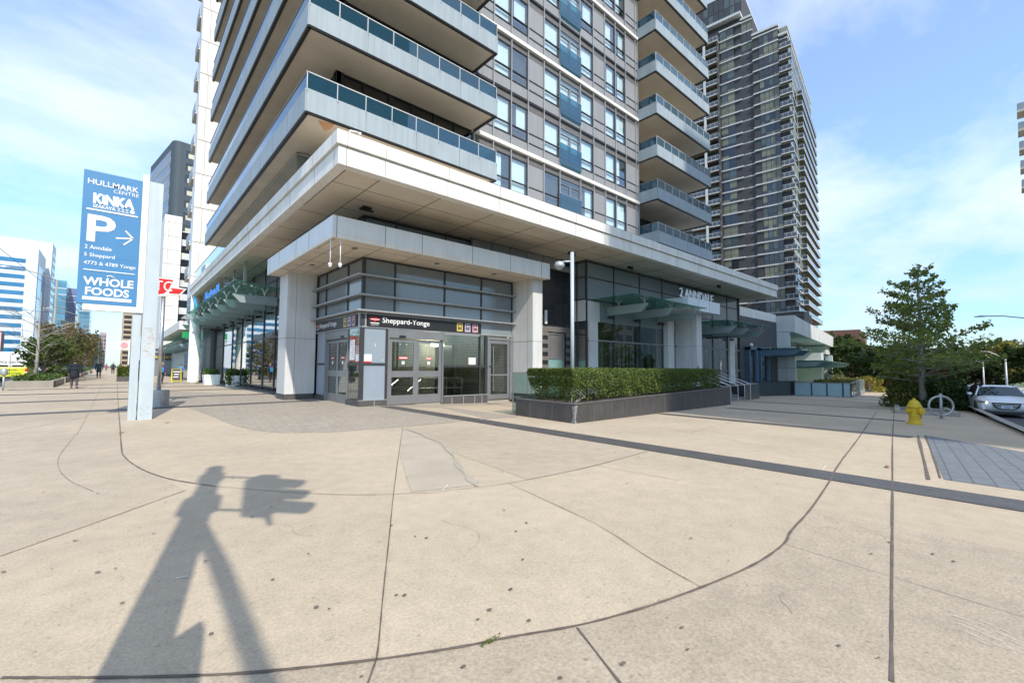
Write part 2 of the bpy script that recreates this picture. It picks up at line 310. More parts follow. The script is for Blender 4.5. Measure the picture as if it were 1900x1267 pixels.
def leaves_mesh(name, pts, size, m, parent=None, flat=0.0, jitter=.4):
    "many small rhombic leaves at pts (N,3), random orientation; flat>0 biases them to lie level"
    n = len(pts); a = rng.normal(size=(n,3)); a[:,2] *= (1-flat); a /= np.linalg.norm(a,axis=1)[:,None]+1e-9
    b = rng.normal(size=(n,3)); b[:,2] *= (1-flat); b -= (b*a).sum(1)[:,None]*a; b /= np.linalg.norm(b,axis=1)[:,None]+1e-9
    s = size*(1+jitter*rng.uniform(-1,1,n))[:,None]
    V = np.stack([pts-a*s, pts-b*s*.62, pts+a*s, pts+b*s*.62],1).reshape(-1,3)
    off = np.array(wl(parent)); V = V-off
    me = bpy.data.meshes.new(name); me.vertices.add(4*n); me.vertices.foreach_set('co', V.astype(np.float32).ravel())
    me.loops.add(4*n); me.loops.foreach_set('vertex_index', np.arange(4*n, dtype=np.int32)); me.polygons.add(n)
    me.polygons.foreach_set('loop_start', np.arange(0,4*n,4,dtype=np.int32)); me.polygons.foreach_set('loop_total', np.full(n,4,dtype=np.int32))
    me.update(); me.validate(); me.materials.append(m); o = bpy.data.objects.new(name, me); COL.objects.link(o); o.parent = parent; return o
def skinned(name, nodes, edges, m, parent=None, sub=1):
    "one continuous limb surface grown over a jointed skeleton: nodes = [(x,y,z,r)], root = node 0"
    me = bpy.data.meshes.new(name); off = wl(parent)
    me.from_pydata([(n[0], n[1], n[2]) for n in nodes], edges, [])
    o = bpy.data.objects.new(name, me); COL.objects.link(o)
    o.modifiers.new('s', 'SKIN'); sv = me.skin_vertices[0].data
    for i, n in enumerate(nodes):
        sv[i].radius = (n[3], n[4] if len(n) > 4 else n[3]); sv[i].use_root = (i == 0)
    sb = o.modifiers.new('d', 'SUBSURF'); sb.levels = sub; sb.render_levels = sub
    bpy.context.view_layer.update()
    nm = bpy.data.meshes.new_from_object(o.evaluated_get(bpy.context.evaluated_depsgraph_get()))
    bpy.data.objects.remove(o); nm.name = name; nm.materials.clear(); nm.materials.append(m)
    nm.polygons.foreach_set('use_smooth', [True]*len(nm.polygons))
    ob = bpy.data.objects.new(name, nm); COL.objects.link(ob); ob.parent = parent; return ob
# ------------------------------------------------------------------ ground, roads, paving
kerb_y = lambda x: -.10+.122*(x-18.93)
ground('ground', [(-2500,-2500),(2500,-2500),(2500,2500),(-2500,2500)], -.34, M['grass'])
ground('yonge_road', [(-24,-200),(-5.3,-200),(-5.3,900),(-24,900)], -.16, M['asph'])
ground('anndale_road', [(-5.3,kerb_y(-5.3)-14),(260,kerb_y(260)-14),(260,kerb_y(260)-.3),(-5.3,kerb_y(-5.3)-.3)], -.10, M['asph'])
ground('far_pavement', [(-34,-200),(-24.2,-200),(-24.2,900),(-34,900)], 0, M['concg'], .25)
ground('south_pavement', [(-5.3,kerb_y(-5.3)-22),(240,kerb_y(240)-22),(240,kerb_y(240)-14.2),(-5.3,kerb_y(-5.3)-14.2)], 0, M['concg'], .25)
ground('pavement', [(-5.2,1.5),(-4.2,-1.6),(-1.5,kerb_y(-1.5)),(240,kerb_y(240)),(240,90),(9,90),(9,900),(-5.2,900)], 0, M['conc'], .22)
mb = MB()
strip_mb(mb, [(-5.2,900),(-5.2,1.5),(-4.2,-1.6),(-1.5,kerb_y(-1.5)),(240,kerb_y(240))], .22, .006)
struct(mb.build('kerb', M['kerb']))
ground('plaza_pavers', [(1.71,31.41),(1.96,18.86),(2.16,15.37),(2.25,13),(2.42,11.68),(2.79,10.85),(3.66,10.26),(5.36,10.04),(7.19,10.03),(9.3,10.1),(9.4,14.9),(14.1,15),(14.1,15.95),(6.8,15.95),(6.7,20.9),(6.5,22),(6.5,46),(1.7,46)], .004, M['pav'])
J5 = [(-.34,3.26),(-.04,3.00),(.35,2.68),(.63,2.48),(1.06,2.22),(1.43,2.03),(1.71,1.91),(2.10,1.73),(2.55,1.59),(3.06,1.48),(3.73,1.38),(4.35,1.37),(4.75,1.43),(5.67,1.51),(7.21,1.70),(7.94,1.81),(12.27,2.37),(22.02,3.71),(26.62,4.34)]
ground('grey_slab', J5[:14]+[(5.61,.84),(5.67,.01),(5.8,-1),(0,-1.7),(-1.6,2.2)], .004, M['slab'])
ground('cool_slab', [(-4.9,4.2),(-.6,5.29),(.01,5.9),(.69,6.61),(.48,7.75),(.24,9.0),(.15,10.4),(.15,30),(-4.9,30)], .003, M['conc3'])
ground('light_slab', [(3.73,7.12),(2.52,4.92),(1.84,3.66),(1.39,2.83),(1.06,2.22),(1.43,2.03),(2.10,1.73),(3.06,1.49),(3.22,2.0),(3.51,2.76),(3.83,4.35),(3.41,4.48),(2.65,4.78)], .003, M['conc2'])
ground('cool_slab', [(4.17,4.35),(5.48,4.31),(7.2,4.42),(7.27,9.9),(5.4,9.9),(4.9,8.2),(4.5,6.9)], .003, M['conc3'])
ground('worn_slab', [(5.25,9.9),(5.0,8.6),(4.6,7.1),(3.95,5.7),(3.45,4.6),(2.7,4.82),(3.73,7.12)], .004, mat('worn_concrete', (.425,.36,.275), .85, var=.12, scale=1.2, fine=.1, fscale=70))
mb = MB()
for x0, x1, ya, yb in ((7.27,7.88,-1.3,15.6),(14.25,14.8,1.7,8.6),(20.45,20.95,2.6,8.8),(29.2,29.6,3.4,11.5),(37.7,38.1,5,11.5),(45.6,46.0,6.5,10.2),(54,54.4,7,12)):
    strip_mb(mb, [((x0+x1)/2+.4*(x0>9), yb), ((x0+x1)/2-.1*(x0>9), ya)], x1-x0, .008)
for y, w in ((19.45,.55),(25.35,.55),(31.5,.5),(37.2,.5),(43.2,.5)):
    strip_mb(mb, [(-4.4, y-.25), (6.4, y+.3)], w, .012)
struct(mb.build('granite_band', M['gran']))
JT = dict(a=([(.17,44.6),(.15,19.5),(.15,14.4),(.15,10.4),(.18,9.58),(.24,9.0),(.34,8.35),(.48,7.75),(.66,7.23),(.99,6.58)], .021, 0),
 b=([(.99,6.58),(1.88,5.40),(2.65,4.78),(3.41,4.48),(4.17,4.35),(5.48,4.31),(7.16,4.42)], .012, 1),
 c=([(-.71,66),(-.54,18.96),(-.57,12.88),(-.61,10.57),(-.57,9.47),(-.47,8.62),(-.33,7.92),(-.13,7.24)], .009, 1),
 d=([(.69,6.61),(.01,5.90),(-.60,5.29)], .008, 1), e=([(5.31,9.96),(3.73,7.12),(2.52,4.92),(1.84,3.66),(1.39,2.83),(1.14,2.36),(1.06,2.22)], .010, 0), e2=([(1.06,2.22),(.96,2.09),(.6,1.6)], .014, 0),
 g=([(3.83,4.35),(3.51,2.76),(3.22,2.00),(3.06,1.49)], .008, 0), h=([(2.05,1.73),(1.86,1.31),(1.5,.6)], .014, 0), i=([(2.85,.45),(4.06,.62),(7.61,1.11),(15.78,2.25),(29.4,4.1)], .018, 0),
 j=([(4.34,1.37),(4.26,.66),(4.19,.02)], .006, 1), k=([(5.57,4.33),(5.67,3.02)], .008, 1), l=([(10.3,5.2),(16.6,6.1)], .01, 1), m=([(11,7.5),(9.5,3.2)], .01, 1),
 n=([(15.08,1.67),(8.36,.84)], .05, 0), o=([(15.3,1.55),(8.6,.74)], .03, 0), p=([(-2.4,12.5),(-.6,17.2)], .012, 0), q=([(-4,24),(-.6,26)], .012, 1))
mb = MB(); rjj = random.Random(9)
wj = lambda w: (lambda i: w*(.75+.5*rj.random()))
strip_mb(mb, smooth_path(J5, 7), lambda i: .019*(.7+.6*rjj.random()), .009, 0)
rj = random.Random(5)
def subd(pts, k=6): return [tuple(Vector(a).lerp(Vector(b), j/k)) for a, b in zip(pts, pts[1:]) for j in range(k)]+[pts[-1]]
for pts, w, mi in JT.values():
    q = smooth_path(pts, 6) if len(pts) > 3 else subd(pts)
    strip_mb(mb, q, (lambda i, w=w: w*.85*(.65+.7*rjj.random())), .009, mi)
for x, y, a, l in ((2.2,3.0,.3,.9),(4.9,2.6,1.2,.7),(1.4,4.1,2.2,.6),(6.2,3.3,.2,1.1),(5.0,.75,.8,.8),(3.6,1.0,2.6,.5),(.9,9.2,.5,1.6)):
    p = [(x,y)]
    for q in range(7): a += rj.uniform(-.5,.5); p.append((p[-1][0]+l/7*math.cos(a), p[-1][1]+l/7*math.sin(a)))
    strip_mb(mb, p, lambda i: .0025*(.4+rjj.random()), .009, 1)
struct(mb.build('paving_joint', [M['joint'], M['jointl'], M['jointd']]))
ground('paver_strip', [(15.37,1.60),(8.55,.70),(8.49,-1.2),(12.5,-.75),(14.2,.6)], .005, M['bpav'])
mb = MB()
strip_mb(mb, smooth_path([(5.29,9.73),(5.05,8.6),(4.86,7.62),(4.4,6.5),(3.92,5.61),(3.6,4.9),(3.44,4.52)]), lambda i: .07+.05*math.sin(i*1.3), .0095)
struct(mb.build('stain', M['stain']))
mb = MB(); rr = random.Random(3)
for k in range(16):
    a = Vector((3.72+rr.uniform(-.16,.22), .22+rr.uniform(-.12,.10))); d = Vector((-.35+rr.uniform(-.15,.15), -.9))*rr.uniform(.03,.16)
    strip_mb(mb, [tuple(a), tuple(a+d*.5), tuple(a+d)], lambda i: (.001,.0035,.001)[i%3], .0125)
for a, b in (((3.0,4.62),(3.2,4.8)),((2.75,4.7),(3.0,4.55)),((.38,3.95),(.45,3.93)),((7.9,1.95),(8.3,2.0))): strip_mb(mb, [a,b], .012, .0125)
struct(mb.build('scuff_marks', M['chalk']))
mb = MB()
for k in range(170):
    d = 2.2+rr.random()**1.3*16; an = R(rr.uniform(-8, 86)); x, y = d*math.sin(an), d*math.cos(an)
    if 6.4 < x < 14.3 and y > 15.6 or y > 17: continue
    r = rr.uniform(.005,.014); e = rr.uniform(1,1.7); n = 9; p = rr.random()*6
    mb.add([(x+r*e*math.cos(p+t*6.283/n)*rr.uniform(.8,1.1), y+r*math.sin(p+t*6.283/n)*rr.uniform(.8,1.1), gz(x,y)+.0135) for t in range(n)], [tuple(range(n))])
o = struct(mb.build('gum_spots', M['joint']))
pts = np.array([[1.60+rng.normal()*.035, 1.955+rng.normal()*.008, .012+abs(rng.normal())*.008] for _ in range(70)])
o = leaves_mesh('weeds', pts, .008, leafmat('weed_leaf', (.08,.12,.02), (.16,.20,.05))); tag(o, 'small green weeds growing in the curved paving joint', 'weeds'); o['kind'] = 'stuff'
for k, (x, y, lb) in enumerate(((.17,12.9,'brown dead leaf lying on the dark joint in front of the pylon sign'),(1.05,14.4,'curled brown leaf to the right of the pylon sign foot'),(8.9,1.35,'small orange leaf beside the groove near the grey paver strip'))):
    mb = MB(); s = .07
    mb.add([(x-s,y,gz(x,y)+.02),(x,y-s*.5,gz(x,y)+.012),(x+s,y+.01,gz(x,y)+.03),(x,y+s*.5,gz(x,y)+.02),(x+s*.5,y+s*.6,gz(x,y)+.012)], [(0,1,2,3),(2,4,3)])
    tag(mb.build('fallen_leaf', mat('dead_leaf', (.25,.12,.04), .8)), lb, 'leaf', 'fallen leaves on the plaza')
# ------------------------------------------------------------------ condo tower
XF, YF, FH, Z0 = 5.45, 15.6, 2.735, 9.26
ct = thing('condo_tower', 'grey residential tower with corner balconies over a white podium slab', 'building', (5.45, 15.6, 0))
NF = 13
def zk(k): return Z0+FH*k
# podium fascia: two stone bands with a shadow groove, stone joints
mb = MB()
def fascia(mb, x0, x1, y0, y1, z0, z1, js_s, js_w):
    # west and south faces, mitred at the corner, .3 thick
    mb.prism([(x0,y0),(x1,y0),(x1,y0+.3),(x0+.3,y0+.3),(x0+.3,y1),(x0,y1)], z0, z1, 0)
    for x in js_s: mb.box(x-.008,x+.008,y0-.003,y0+.01,z0+.002,z1-.002,1)
    for y in js_w: mb.box(x0-.003,x0+.01,y-.008,y+.008,z0+.002,z1-.002,1)
JS = [4.63,5.80,8.02,10.24,12.4,14.5,16.6,18.6,20.6,23.16,25.77,28.0,30.3,32.86,35.2,37.5]; JW = [12.6,14.27,16.95,19.6,21.4,23.4,26,28.6,31.2,33.8,36.4,39,41.6,44.2]
fascia(mb, 4.40, 38.96, 12.28, 45.4, 7.15, 7.66, JS, JW)
fascia(mb, 4.44, 38.92, 12.32, 45.4, 7.662, 7.70, [], [])
fascia(mb, 4.33, 39.03, 12.21, 45.4, 7.70, 8.09, JS, JW)
mb.box(38.66,38.96,12.58,16.4,7.15,8.09,0)
mb.build('podium_fascia', [M['stone'], M['seam']], ct)
mb = MB(); mb.prism([(4.7,12.58),(38.66,12.58),(38.66,16.4),(6.9,16.4),(6.9,45.4),(4.7,45.4)], 7.16, 7.7, 0)
for x in (4.63+.1,5.78,7.95,10.24,12.4,14.5,16.6,18.6,20.6,23.16,25.77,28.0,30.3,32.86,35.2,37.5): mb.box(x-.011,x+.011,12.58,16.4,7.154,7.162,1)
for y in (13.66,14.6,15.75): mb.box(4.7 if y < 14 else 5.8,38.66,y-.009,y+.009,7.155,7.163,1)
for x in (5.78,6.55): mb.box(x-.011,x+.011,16.4,45.4,7.154,7.162,1)
for y in JW[2:]: mb.box(4.7,6.9,y-.009,y+.009,7.155,7.163,1)
mb.build('podium_soffit', [M['soff'], M['seamd']], ct)
for x, y in ((6.45,15.1),(16.5,14.2),(21.3,14.05),(30.6,13.2)):
    m2 = MB(); m2.box(x-.16,x+.16,y-.1,y+.1,7.09,7.155); m2.tube([(x-.25,y,7.05),(x+.25,y,7.05)], .05, 8); m2.build('soffit_light', M['black'], ct, bev=.01)
mb = MB(); mb.prism([(4.6,12.5),(38.7,12.5),(38.7,30),(24,30),(24,45.4),(4.6,45.4)], 7.9, 8.06); mb.build('podium_roof', M['soff'], ct)
# core and cladding
H = zk(NF)+.6
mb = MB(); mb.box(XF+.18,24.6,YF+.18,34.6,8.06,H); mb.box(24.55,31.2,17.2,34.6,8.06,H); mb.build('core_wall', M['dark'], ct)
MX = [11.5,12.61,13.71,14.83,15.96,17.16,18.86,20.04,21.14,22.21,23.28,24.4,24.65]
KIND = 'SWWSWDWSWWSS'
nw = 0
clad = MB(); mulb = MB(); crs = MB(); line = MB()
for k in range(0, NF+1):
    zt = zk(k)              # slab line (top of the storey below it)
    for i, kd in enumerate(KIND):
        a, b = MX[i]+.03, MX[i+1]-.03
        zb = zt-FH
        if zb < 6.6: pass
        clad.box(a,b,YF+.05,YF+.17,zt-.40,zt-.06,1)                         # louvre strip
        clad.box(a,b,YF+.02,YF+.17,zb+.06,zb+.62,0)                         # spandrel
        if kd == 'S':
            clad.box(a,b,YF+.02,YF+.17,zb+1.16,zt-.44,0); clad.box(a,b,YF+.02,YF+.17,zb+.66,zb+1.12,0)
        elif k < 8:
            w = MB()
            z0w, z1w, zm_ = zb+.66, zt-.43, zb+1.16
            if kd == 'D': zm_ = zt-.75
            for z in (z0w, zm_, z1w): w.box(a,b,YF-.01,YF+.10,z-.017,z+.017)
            for x in (a+.0, b-.03): w.box(x,x+.03,YF-.008,YF+.098,z0w,z1w)
            if kd == 'D': w.box((a+b)/2-.05,(a+b)/2+.05,YF-.008,YF+.098,z0w,zm_)
            wo = w.build('window', M['frame'] if kd != 'D' else M['framel'], ct)
            g_ = MB(); g_.box(a+.028,b-.028,YF+.03,YF+.04,z0w,z1w); g_.build('pane', M['gwin'], wo)
            rc = random.Random(100*k+i); q = rc.random()
            if q < .86:
                c_ = MB(); c0, c1 = (a+.05, b-.06) if q < .5 else ((a+.05, a+.05+(b-a)*rc.uniform(.45,.8)) if q < .7 else (a+.05+(b-a)*rc.uniform(.15,.45), b-.06)); n = int((c1-c0)/.055)
                zlo = z0w+.03 if q < .6 else z0w+.03+rc.choice((0,0,.3,.6))
                c_.add([(c0+(c1-c0)*j/n, YF+.135+.016*(j%2), z) for z in (zlo, z1w-.02) for j in range(n+1)], [(j,j+1,j+n+2,j+n+1) for j in range(n)])
                c_.build('curtain', M['curt'], wo)
            nw += 1
        if kd == 'D':
            jb = MB(); jb.box(a-.06,b+.05,YF-.085,YF-.073,zb+.30,zb+1.42); 
            jo = jb.build('juliet_balcony', glass('juliet_glass', (.30,.60,.70), .07, 1.4, body=(.02,.12,.17), dens=.22), ct)
            r_ = MB(); r_.box(a-.06,b+.05,YF-.09,YF-.068,zb+1.42,zb+1.435); 
            for x in (a-.06,b+.04):
                for z in (zb+.5, zb+1.2): r_.box(x-.02,x+.02,YF-.072,YF+.05,z-.02,z+.02)
            r_.build('clamp_rail', M['steel'], jo)
    if k % 2 == 1: crs.box(11.4,24.68,YF-.10,YF+.17,zt-.06,zt+.12)
    else:
        line.box(11.4,24.66,YF-.03,YF+.17,zt-.055,zt-.01); line.box(11.4,24.66,YF-.03,YF+.17,zt+.015,zt+.055)
    clad.box(11.4,24.66,YF+.04,YF+.17,zt-.058,zt+.058,0)
for x in MX: mulb.box(x-.022,x+.022,YF-.05,YF+.17,8.06,H)
clad.box(24.62,24.68,YF+.02,17.3,8.06,H,0)
for z in [zk(k)-FH*f for k in range(NF+1) for f in (.765,.58)]: line.box(11.4,24.64,YF-.012,YF+.05,z-.018,z+.018)
clad.build('grey_cladding', [M['clad'], M['cladd']], ct); mulb.build('mullion_grid', M['mull'], ct); line.build('transom_grid', M['frame'], ct)
crs.build('string_course', M['stone'], ct)
# glazed walls behind the corner balconies
for k in range(-1, NF):
    zb, zt = max(zk(k)+.25, 8.07), zk(k+1)
    w = MB(); w.box(XF+.06,11.5,YF+.06,YF+.12,zb,zt); w.box(XF+.06,XF+.12,YF+.06,34.5,zb,zt)
    wo = w.build('glazed_wall', M['gspan'], ct)
    f_ = MB()
    for x in np.arange(XF, 11.6, 1.01): f_.box(x-.03,x+.03,YF,YF+.15,zb,zt)
    for y in np.arange(YF, 34.6, 1.6): f_.box(XF,XF+.15,y-.03,y+.03,zb,zt)
    for z in (zb, zb+.9, zt-.5, zt-.04): f_.box(XF,11.5,YF+.005,YF+.14,z,z+.05); f_.box(XF+.005,XF+.14,YF,34.5,z,z+.05)
    f_.box(XF-.03,XF+.25,YF-.03,YF+.25,zb,zt)
    f_.build('frame', M['frame'], wo)
    # right-hand recess wall behind the stacked balconies
    w = MB(); w.box(24.66,31.2,17.0,17.06,zb,zt); w.box(31.2,31.26,17.0,34,zb,zt); wo = w.build('glazed_wall', M['gspan'], ct)
    f_ = MB()
    for x in (24.7,25.9,26.9,28.2,29.2,30.2,31.2): f_.box(x-.03,x+.03,16.94,17.08,zb,zt)
    for z in (zb, zb+.9, zt-.5): f_.box(24.68,31.2,16.95,17.07,z,z+.05)
    f_.build('frame', M['frame'], wo)
# balconies
def balcony(arms_poly, faces, z, joints, gl_mat, gtop=1.25):
    "arms_poly: plan outline; faces: list of (p,q) outer edges running with the panel"
    sl = MB(); sl.prism(arms_poly, z, z+.22)
    bo = sl.build('balcony', M['soff'], ct)
    pn = MB(); gl = MB(); rl = MB(); gk = MB()
    for (p, q, ext) in faces:
        p, q = Vector(p), Vector(q); d = (q-p); L = d.length; d /= L; n = Vector((d.y, -d.x))
        def slab(mbx, a, b, o0, o1, z0, z1, mi=0):
            A = p+d*a; B = p+d*b; c = [A+n*o0, B+n*o0, B+n*o1, A+n*o1]; mbx.prism([tuple(v) for v in c][::-1], z0, z1, mi)
        slab(pn, 0, L, .0, .03, z-.01, z+.70)
        slab(gk, .0, L, -.10, -.002, z-.06, z-.001)
        m_ = max(1, round(L/1.83))
        for j in range(1, m_): slab(pn, L*j/m_-.006, L*j/m_+.006, .028, .033, z-.008, z+.698, 1)
        slab(gl, .02, L-.02, -.045, -.033, z+.55, z+gtop-.02)
        slab(rl, -.0, L, -.05, -.015, z+gtop-.015, z+gtop+.015, 0 if abs(d.x) > .5 else 1)
        m2 = max(2, round(L/.92))
        for j in range(m2+1):
            a = min(max(L*j/m2, .02), L-.02)
            if abs(d.x) > .5: slab(rl, a-.011, a+.011, -.032, -.004, z+.62, z+gtop-.02)
            slab(rl, a-.02, a+.02, .03, .04, z+.60, z+.64, 1)
    pn.build('panel', [M['balp'], M['seam']], bo); gl.build('glass_balustrade', gl_mat, bo); rl.build('handrail', [M['rail'], M['framel']], bo); gk.build('gasket', M['black'], bo)
for k in range(0, NF):
    z = zk(k)
    balcony([(4.03,14.03),(11.49,14.03),(11.49,YF+.1),(XF+.1,YF+.1),(XF+.1,34.27),(4.03,34.27)],
            [((4.0,34.3),(4.0,14.0),0),((4.0,14.0),(11.52,14.0),0),((11.52,14.0),(11.52,YF),0)], z, 0, M['gblue'])
    balcony([(24.68,14.28),(31.97,14.28),(31.97,17.1),(24.68,17.1)], [((24.65,YF),(24.65,14.25),0),((24.65,14.25),(32.0,14.25),0),((32.0,14.25),(32.0,17.0),0)], z, 0, M['gblue'])
# terrace guard along the podium edge
gd = MB(); gr = MB()
gd.box(4.60,4.612,16.93,45,8.1,9.16); gd.box(4.60,5.4,16.93,16.942,8.1,9.16)
gr.box(4.58,4.63,16.91,45,9.16,9.2); gr.box(4.58,5.45,16.91,16.96,9.161,9.199)
for y in np.arange(16.95, 45, 1.3): gr.box(4.613,4.64,y-.015,y+.015,8.06,9.16)
go = gd.build('terrace_guard', glass('terrace_glass', (.62,.76,.80), .22, 1.6), ct); gr.build('guard_rail', M['rail'], go)
# white unit screens standing on the west balconies
for k in range(0, 8):
    for y in (22.4, 31.0):
        s_ = MB(); s_.box(4.35,5.4,y,y+.12,zk(k)+.22,zk(k)+1.9); s_.build('divider_screen', M['white'], ct)
# torn soffit membrane under the first corner balcony
s_ = MB(); s_.add([(4.45,14.3,9.255),(4.95,14.2,9.255),(4.75,14.55,9.10),(4.9,14.45,9.18)], [(0,1,3),(0,3,2)]); s_.build('loose_membrane', mat('torn_membrane', (.55,.30,.16), .8), ct)
s_ = MB(); s_.tube([(4.68,12.35,8.09),(4.72,12.3,8.2),(4.95,12.28,8.22)], .025, 8); s_.ball((5.0,12.28,8.2), .045, 6); s_.build('security_camera', M['white'], ct, smooth=True)
# ------------------------------------------------------------------ subway entrance
st = thing('subway_entrance', 'glazed corner subway entrance under a pale metal canopy with black name band', 'subway entrance', (6.72, 15.9, .04))
XS, YS, XE, YN = 6.72, 15.9, 14.14, 20.75
mb = MB(); mb.prism([(4.95,14.1),(14.82,14.1),(14.82,16.2),(6.7,16.2),(6.7,22.15),(4.95,22.15)], 5.585, 6.24)
mb.build('canopy_core', M['soff'], st)
mb = MB()
def fas(mb, x0, y0, x1, y1, z0, z1, t, o, mi): mb.prism([(x0-o,y0-o),(x1+o,y0-o),(x1+o,y0-o+t),(x0-o+t,y0-o+t),(x0-o+t,y1),(x0-o,y1)], z0, z1, mi)
fas(mb, 4.95, 14.1, 14.82, 22.15, 5.72, 6.28, .05, .012, 0); fas(mb, 4.95, 14.1, 14.82, 22.15, 5.565, 5.716, .05, .016, 2)
mb.box(14.80,14.832,14.16,15.9,5.72,6.28,0)
for x in (5.065,6.71,8.14,10.4,12.4,14.28): mb.box(x-.010,x+.010,14.083,14.1,5.57,6.278,1)
for y in (16.4,17.9,20.24,21.7): mb.box(4.933,4.95,y-.008,y+.008,5.57,6.278,1)
mb.build('canopy_fascia', [M['alu'], M['seam'], M['stone']], st)
mb = MB(); mb.prism([(5.0,14.15),(14.79,14.15),(14.79,16.1),(6.7,16.1),(6.7,22.1),(5.0,22.1)], 5.57, 5.584, 0)
for x in (5.065,6.71,8.14,10.4,12.4,14.28): mb.box(x-.009,x+.009,14.2,15.9,5.566,5.572,1)
for y in (14.75,): mb.box(5.4,14.7,y-.008,y+.008,5.5665,5.5722,1)
for y in (16.4,17.9,19,20.24,21.7): mb.box(5.1,6.72,y-.008,y+.008,5.5661,5.5721,1)
for x in (5.45,6.05): mb.box(x-.008,x+.008,14.8,22,5.5662,5.5724,1)
mb.build('canopy_soffit', [M['soff'], M['seamd']], st)
for x, y in ((6.0,14.95),(9.3,14.95),(12.2,14.95),(5.75,18.6)):
    mb = MB(); mb.lathe([(.11,0),(.11,.012),(.07,.013)], (x,y,5.552), 16); mb.build('downlight', M['seam'], st)
for x, y in ((4.97,14.32),(5.22,14.14)):
    m2 = MB(); m2.tube([(x,y,5.57),(x,y,4.76)], .016, 8); m2.lathe([(.03,0),(.055,-.02),(.06,-.07),(.055,-.09)], (x,y,4.79), 14); m2.ball((x,y,4.69), .05, 8)
    m2.build('dome_camera', M['white'], st, smooth=True)
# frame, glazing
fr = MB(); fl = MB()
MXS = [6.74,8.02,10.30,12.26,14.10]; MYS = [15.9,17.3,19.7,20.72]
for x in MXS: fr.box(x-.03,x+.03,YS-.02,YS+.10,3.50,5.565)
for y in MYS: fr.box(XS-.02,XS+.10,y-.03,y+.03,3.50,5.565)
for z in (3.50,5.50): fr.box(XS,14.12,YS-.018,YS+.098,z,z+.06); fr.box(XS-.018,XS+.098,YS,20.74,z,z+.06)
for x in [6.74]+MXS[1:]: fr.box(x-.03,x+.03,YS-.02,YS+.10,6.24,7.15)
for y in (17.3,19.7,21): fr.box(XS-.02,XS+.1,y-.03,y+.03,6.24,7.15)
fr.box(XS-.018,14.12,YS-.018,YS+.098,7.05,7.15); fr.box(XS-.018,XS+.098,YS,22,7.05,7.15)
for (x, y) in ((XS,YS),): fr.box(x-.025,x+.11,y-.025,y+.11,.25,3.5)
fr.box(7.68,7.76,YS-.02,YS+.10,.02,2.95,); fr.box(XS,7.70,YS-.015,YS+.09,1.56,1.64); fr.box(XS-.015,XS+.09,YS,17.1,1.56,1.64); fr.box(XS-.015,XS+.09,19.7,20.72,1.56,1.64)
fr.box(10.31,12.9,YS-.015,YS+.09,1.50,1.57); fr.box(12.18,12.24,YS-.018,YS+.09,.25,2.93); fr.box(12.50,12.58,YS-.018,YS+.09,.25,2.93)
fr.build('dark_frame', M['frame'], st)
for z0 in (3.52,4.10,4.83):
    f_ = MB(); f_.prism([(XS-.28,YS-.28),(14.28,YS-.28),(14.28,YS-.02),(XS-.02,YS-.02),(XS-.02,21.0),(XS-.28,21.0)], z0, z0+.07); f_.build('sun_fin', M['galv'], st, bev=.015)
for z0, z1 in ((3.56,4.12),(4.12,4.84),(4.84,5.5)):
    for a, b in zip(MXS, MXS[1:]): 
        g_ = MB(); g_.box(a+.03,b-.03,YS+.02,YS+.05,z0,z1); g_.build('spandrel_pane', M['gspb'], st)
    for a, b in zip(MYS, MYS[1:]):
        g_ = MB(); g_.box(XS+.02,XS+.05,a+.03,b-.03,z0,z1); g_.build('spandrel_pane', M['gspb'], st)
g_ = MB(); g_.box(XS+.02,14.1,YS+.02,YS+.05,6.26,7.06); g_.box(XS+.02,XS+.05,YS+.06,22,6.26,7.06); g_.build('clerestory_glass', M['gspb'], st)
# name bands
b_ = MB(); b_.box(6.92,12.22,YS-.06,YS+.02,3.0,3.45); nb = b_.build('name_band', M['black'], st)
text('station_name', 'Sheppard-Yonge', 2.05, .27, (7.50,YS-.062,3.10), (1,0,0), (0,0,1), M['white'], nb, bold=.012)
def badge(parent, o, u, s):
    o, u = Vector(o), Vector(u); z = Vector((0,0,1)); nrm = u.cross(z)*.005
    P = lambda a, b: tuple(o+u*(a*s)+z*(b*s)+nrm)
    m_ = MB(); m_.add([P(*q) for q in ((-.5,.34),(-.22,.30),(-.22,.42),(.22,.42),(.22,.30),(.5,.34),(.42,.16),(.2,.16),(0,-.02),(-.2,.16),(-.42,.16))], [tuple(range(11))[::-1]], 0)
    n2 = nrm*1.4; Q = lambda a, b: tuple(Vector(P(a,b))+n2)
    m_.add([Q(-.40,.20),Q(.40,.20),Q(.40,.26),Q(-.40,.26)], [(0,1,2,3)], 1)
    m_.add([P(-.42,-.14),P(.42,-.14),P(.42,-.06),P(-.42,-.06)], [(0,1,2,3)], 1)
    m_.build('winged_badge', [M['red'], M['white']], parent)
badge(nb, (7.20,YS-.061,3.17), (1,0,0), .42); text('badge_word', 'SUBWAY', .30, .045, (7.05,YS-.063,3.04), (1,0,0), (0,0,1), M['white'], nb)
def picto(parent, o, u, w, col):
    o, u = Vector(o), Vector(u); z = Vector((0,0,1)); n = u.cross(z)
    def rect(m_, a0, a1, b0, b1, d, mi): m_.add([tuple(o+u*(a*w)+z*(b*w)+n*d) for a,b in ((a0,b0),(a1,b0),(a1,b1),(a0,b1))], [(0,1,2,3)], mi)
    m_ = MB(); rect(m_,-.5,.5,-.6,.6,.004,0); rect(m_,-.32,.32,-.32,.42,.007,1); rect(m_,-.22,.22,.02,.28,.010,0); rect(m_,-.20,-.08,-.22,-.1,.010,0); rect(m_,.08,.2,-.22,-.1,.010,0); rect(m_,-.26,-.14,-.44,-.32,.007,1); rect(m_,.14,.26,-.44,-.32,.007,1)
    m_.build('pictogram', [col, M['black']], parent)
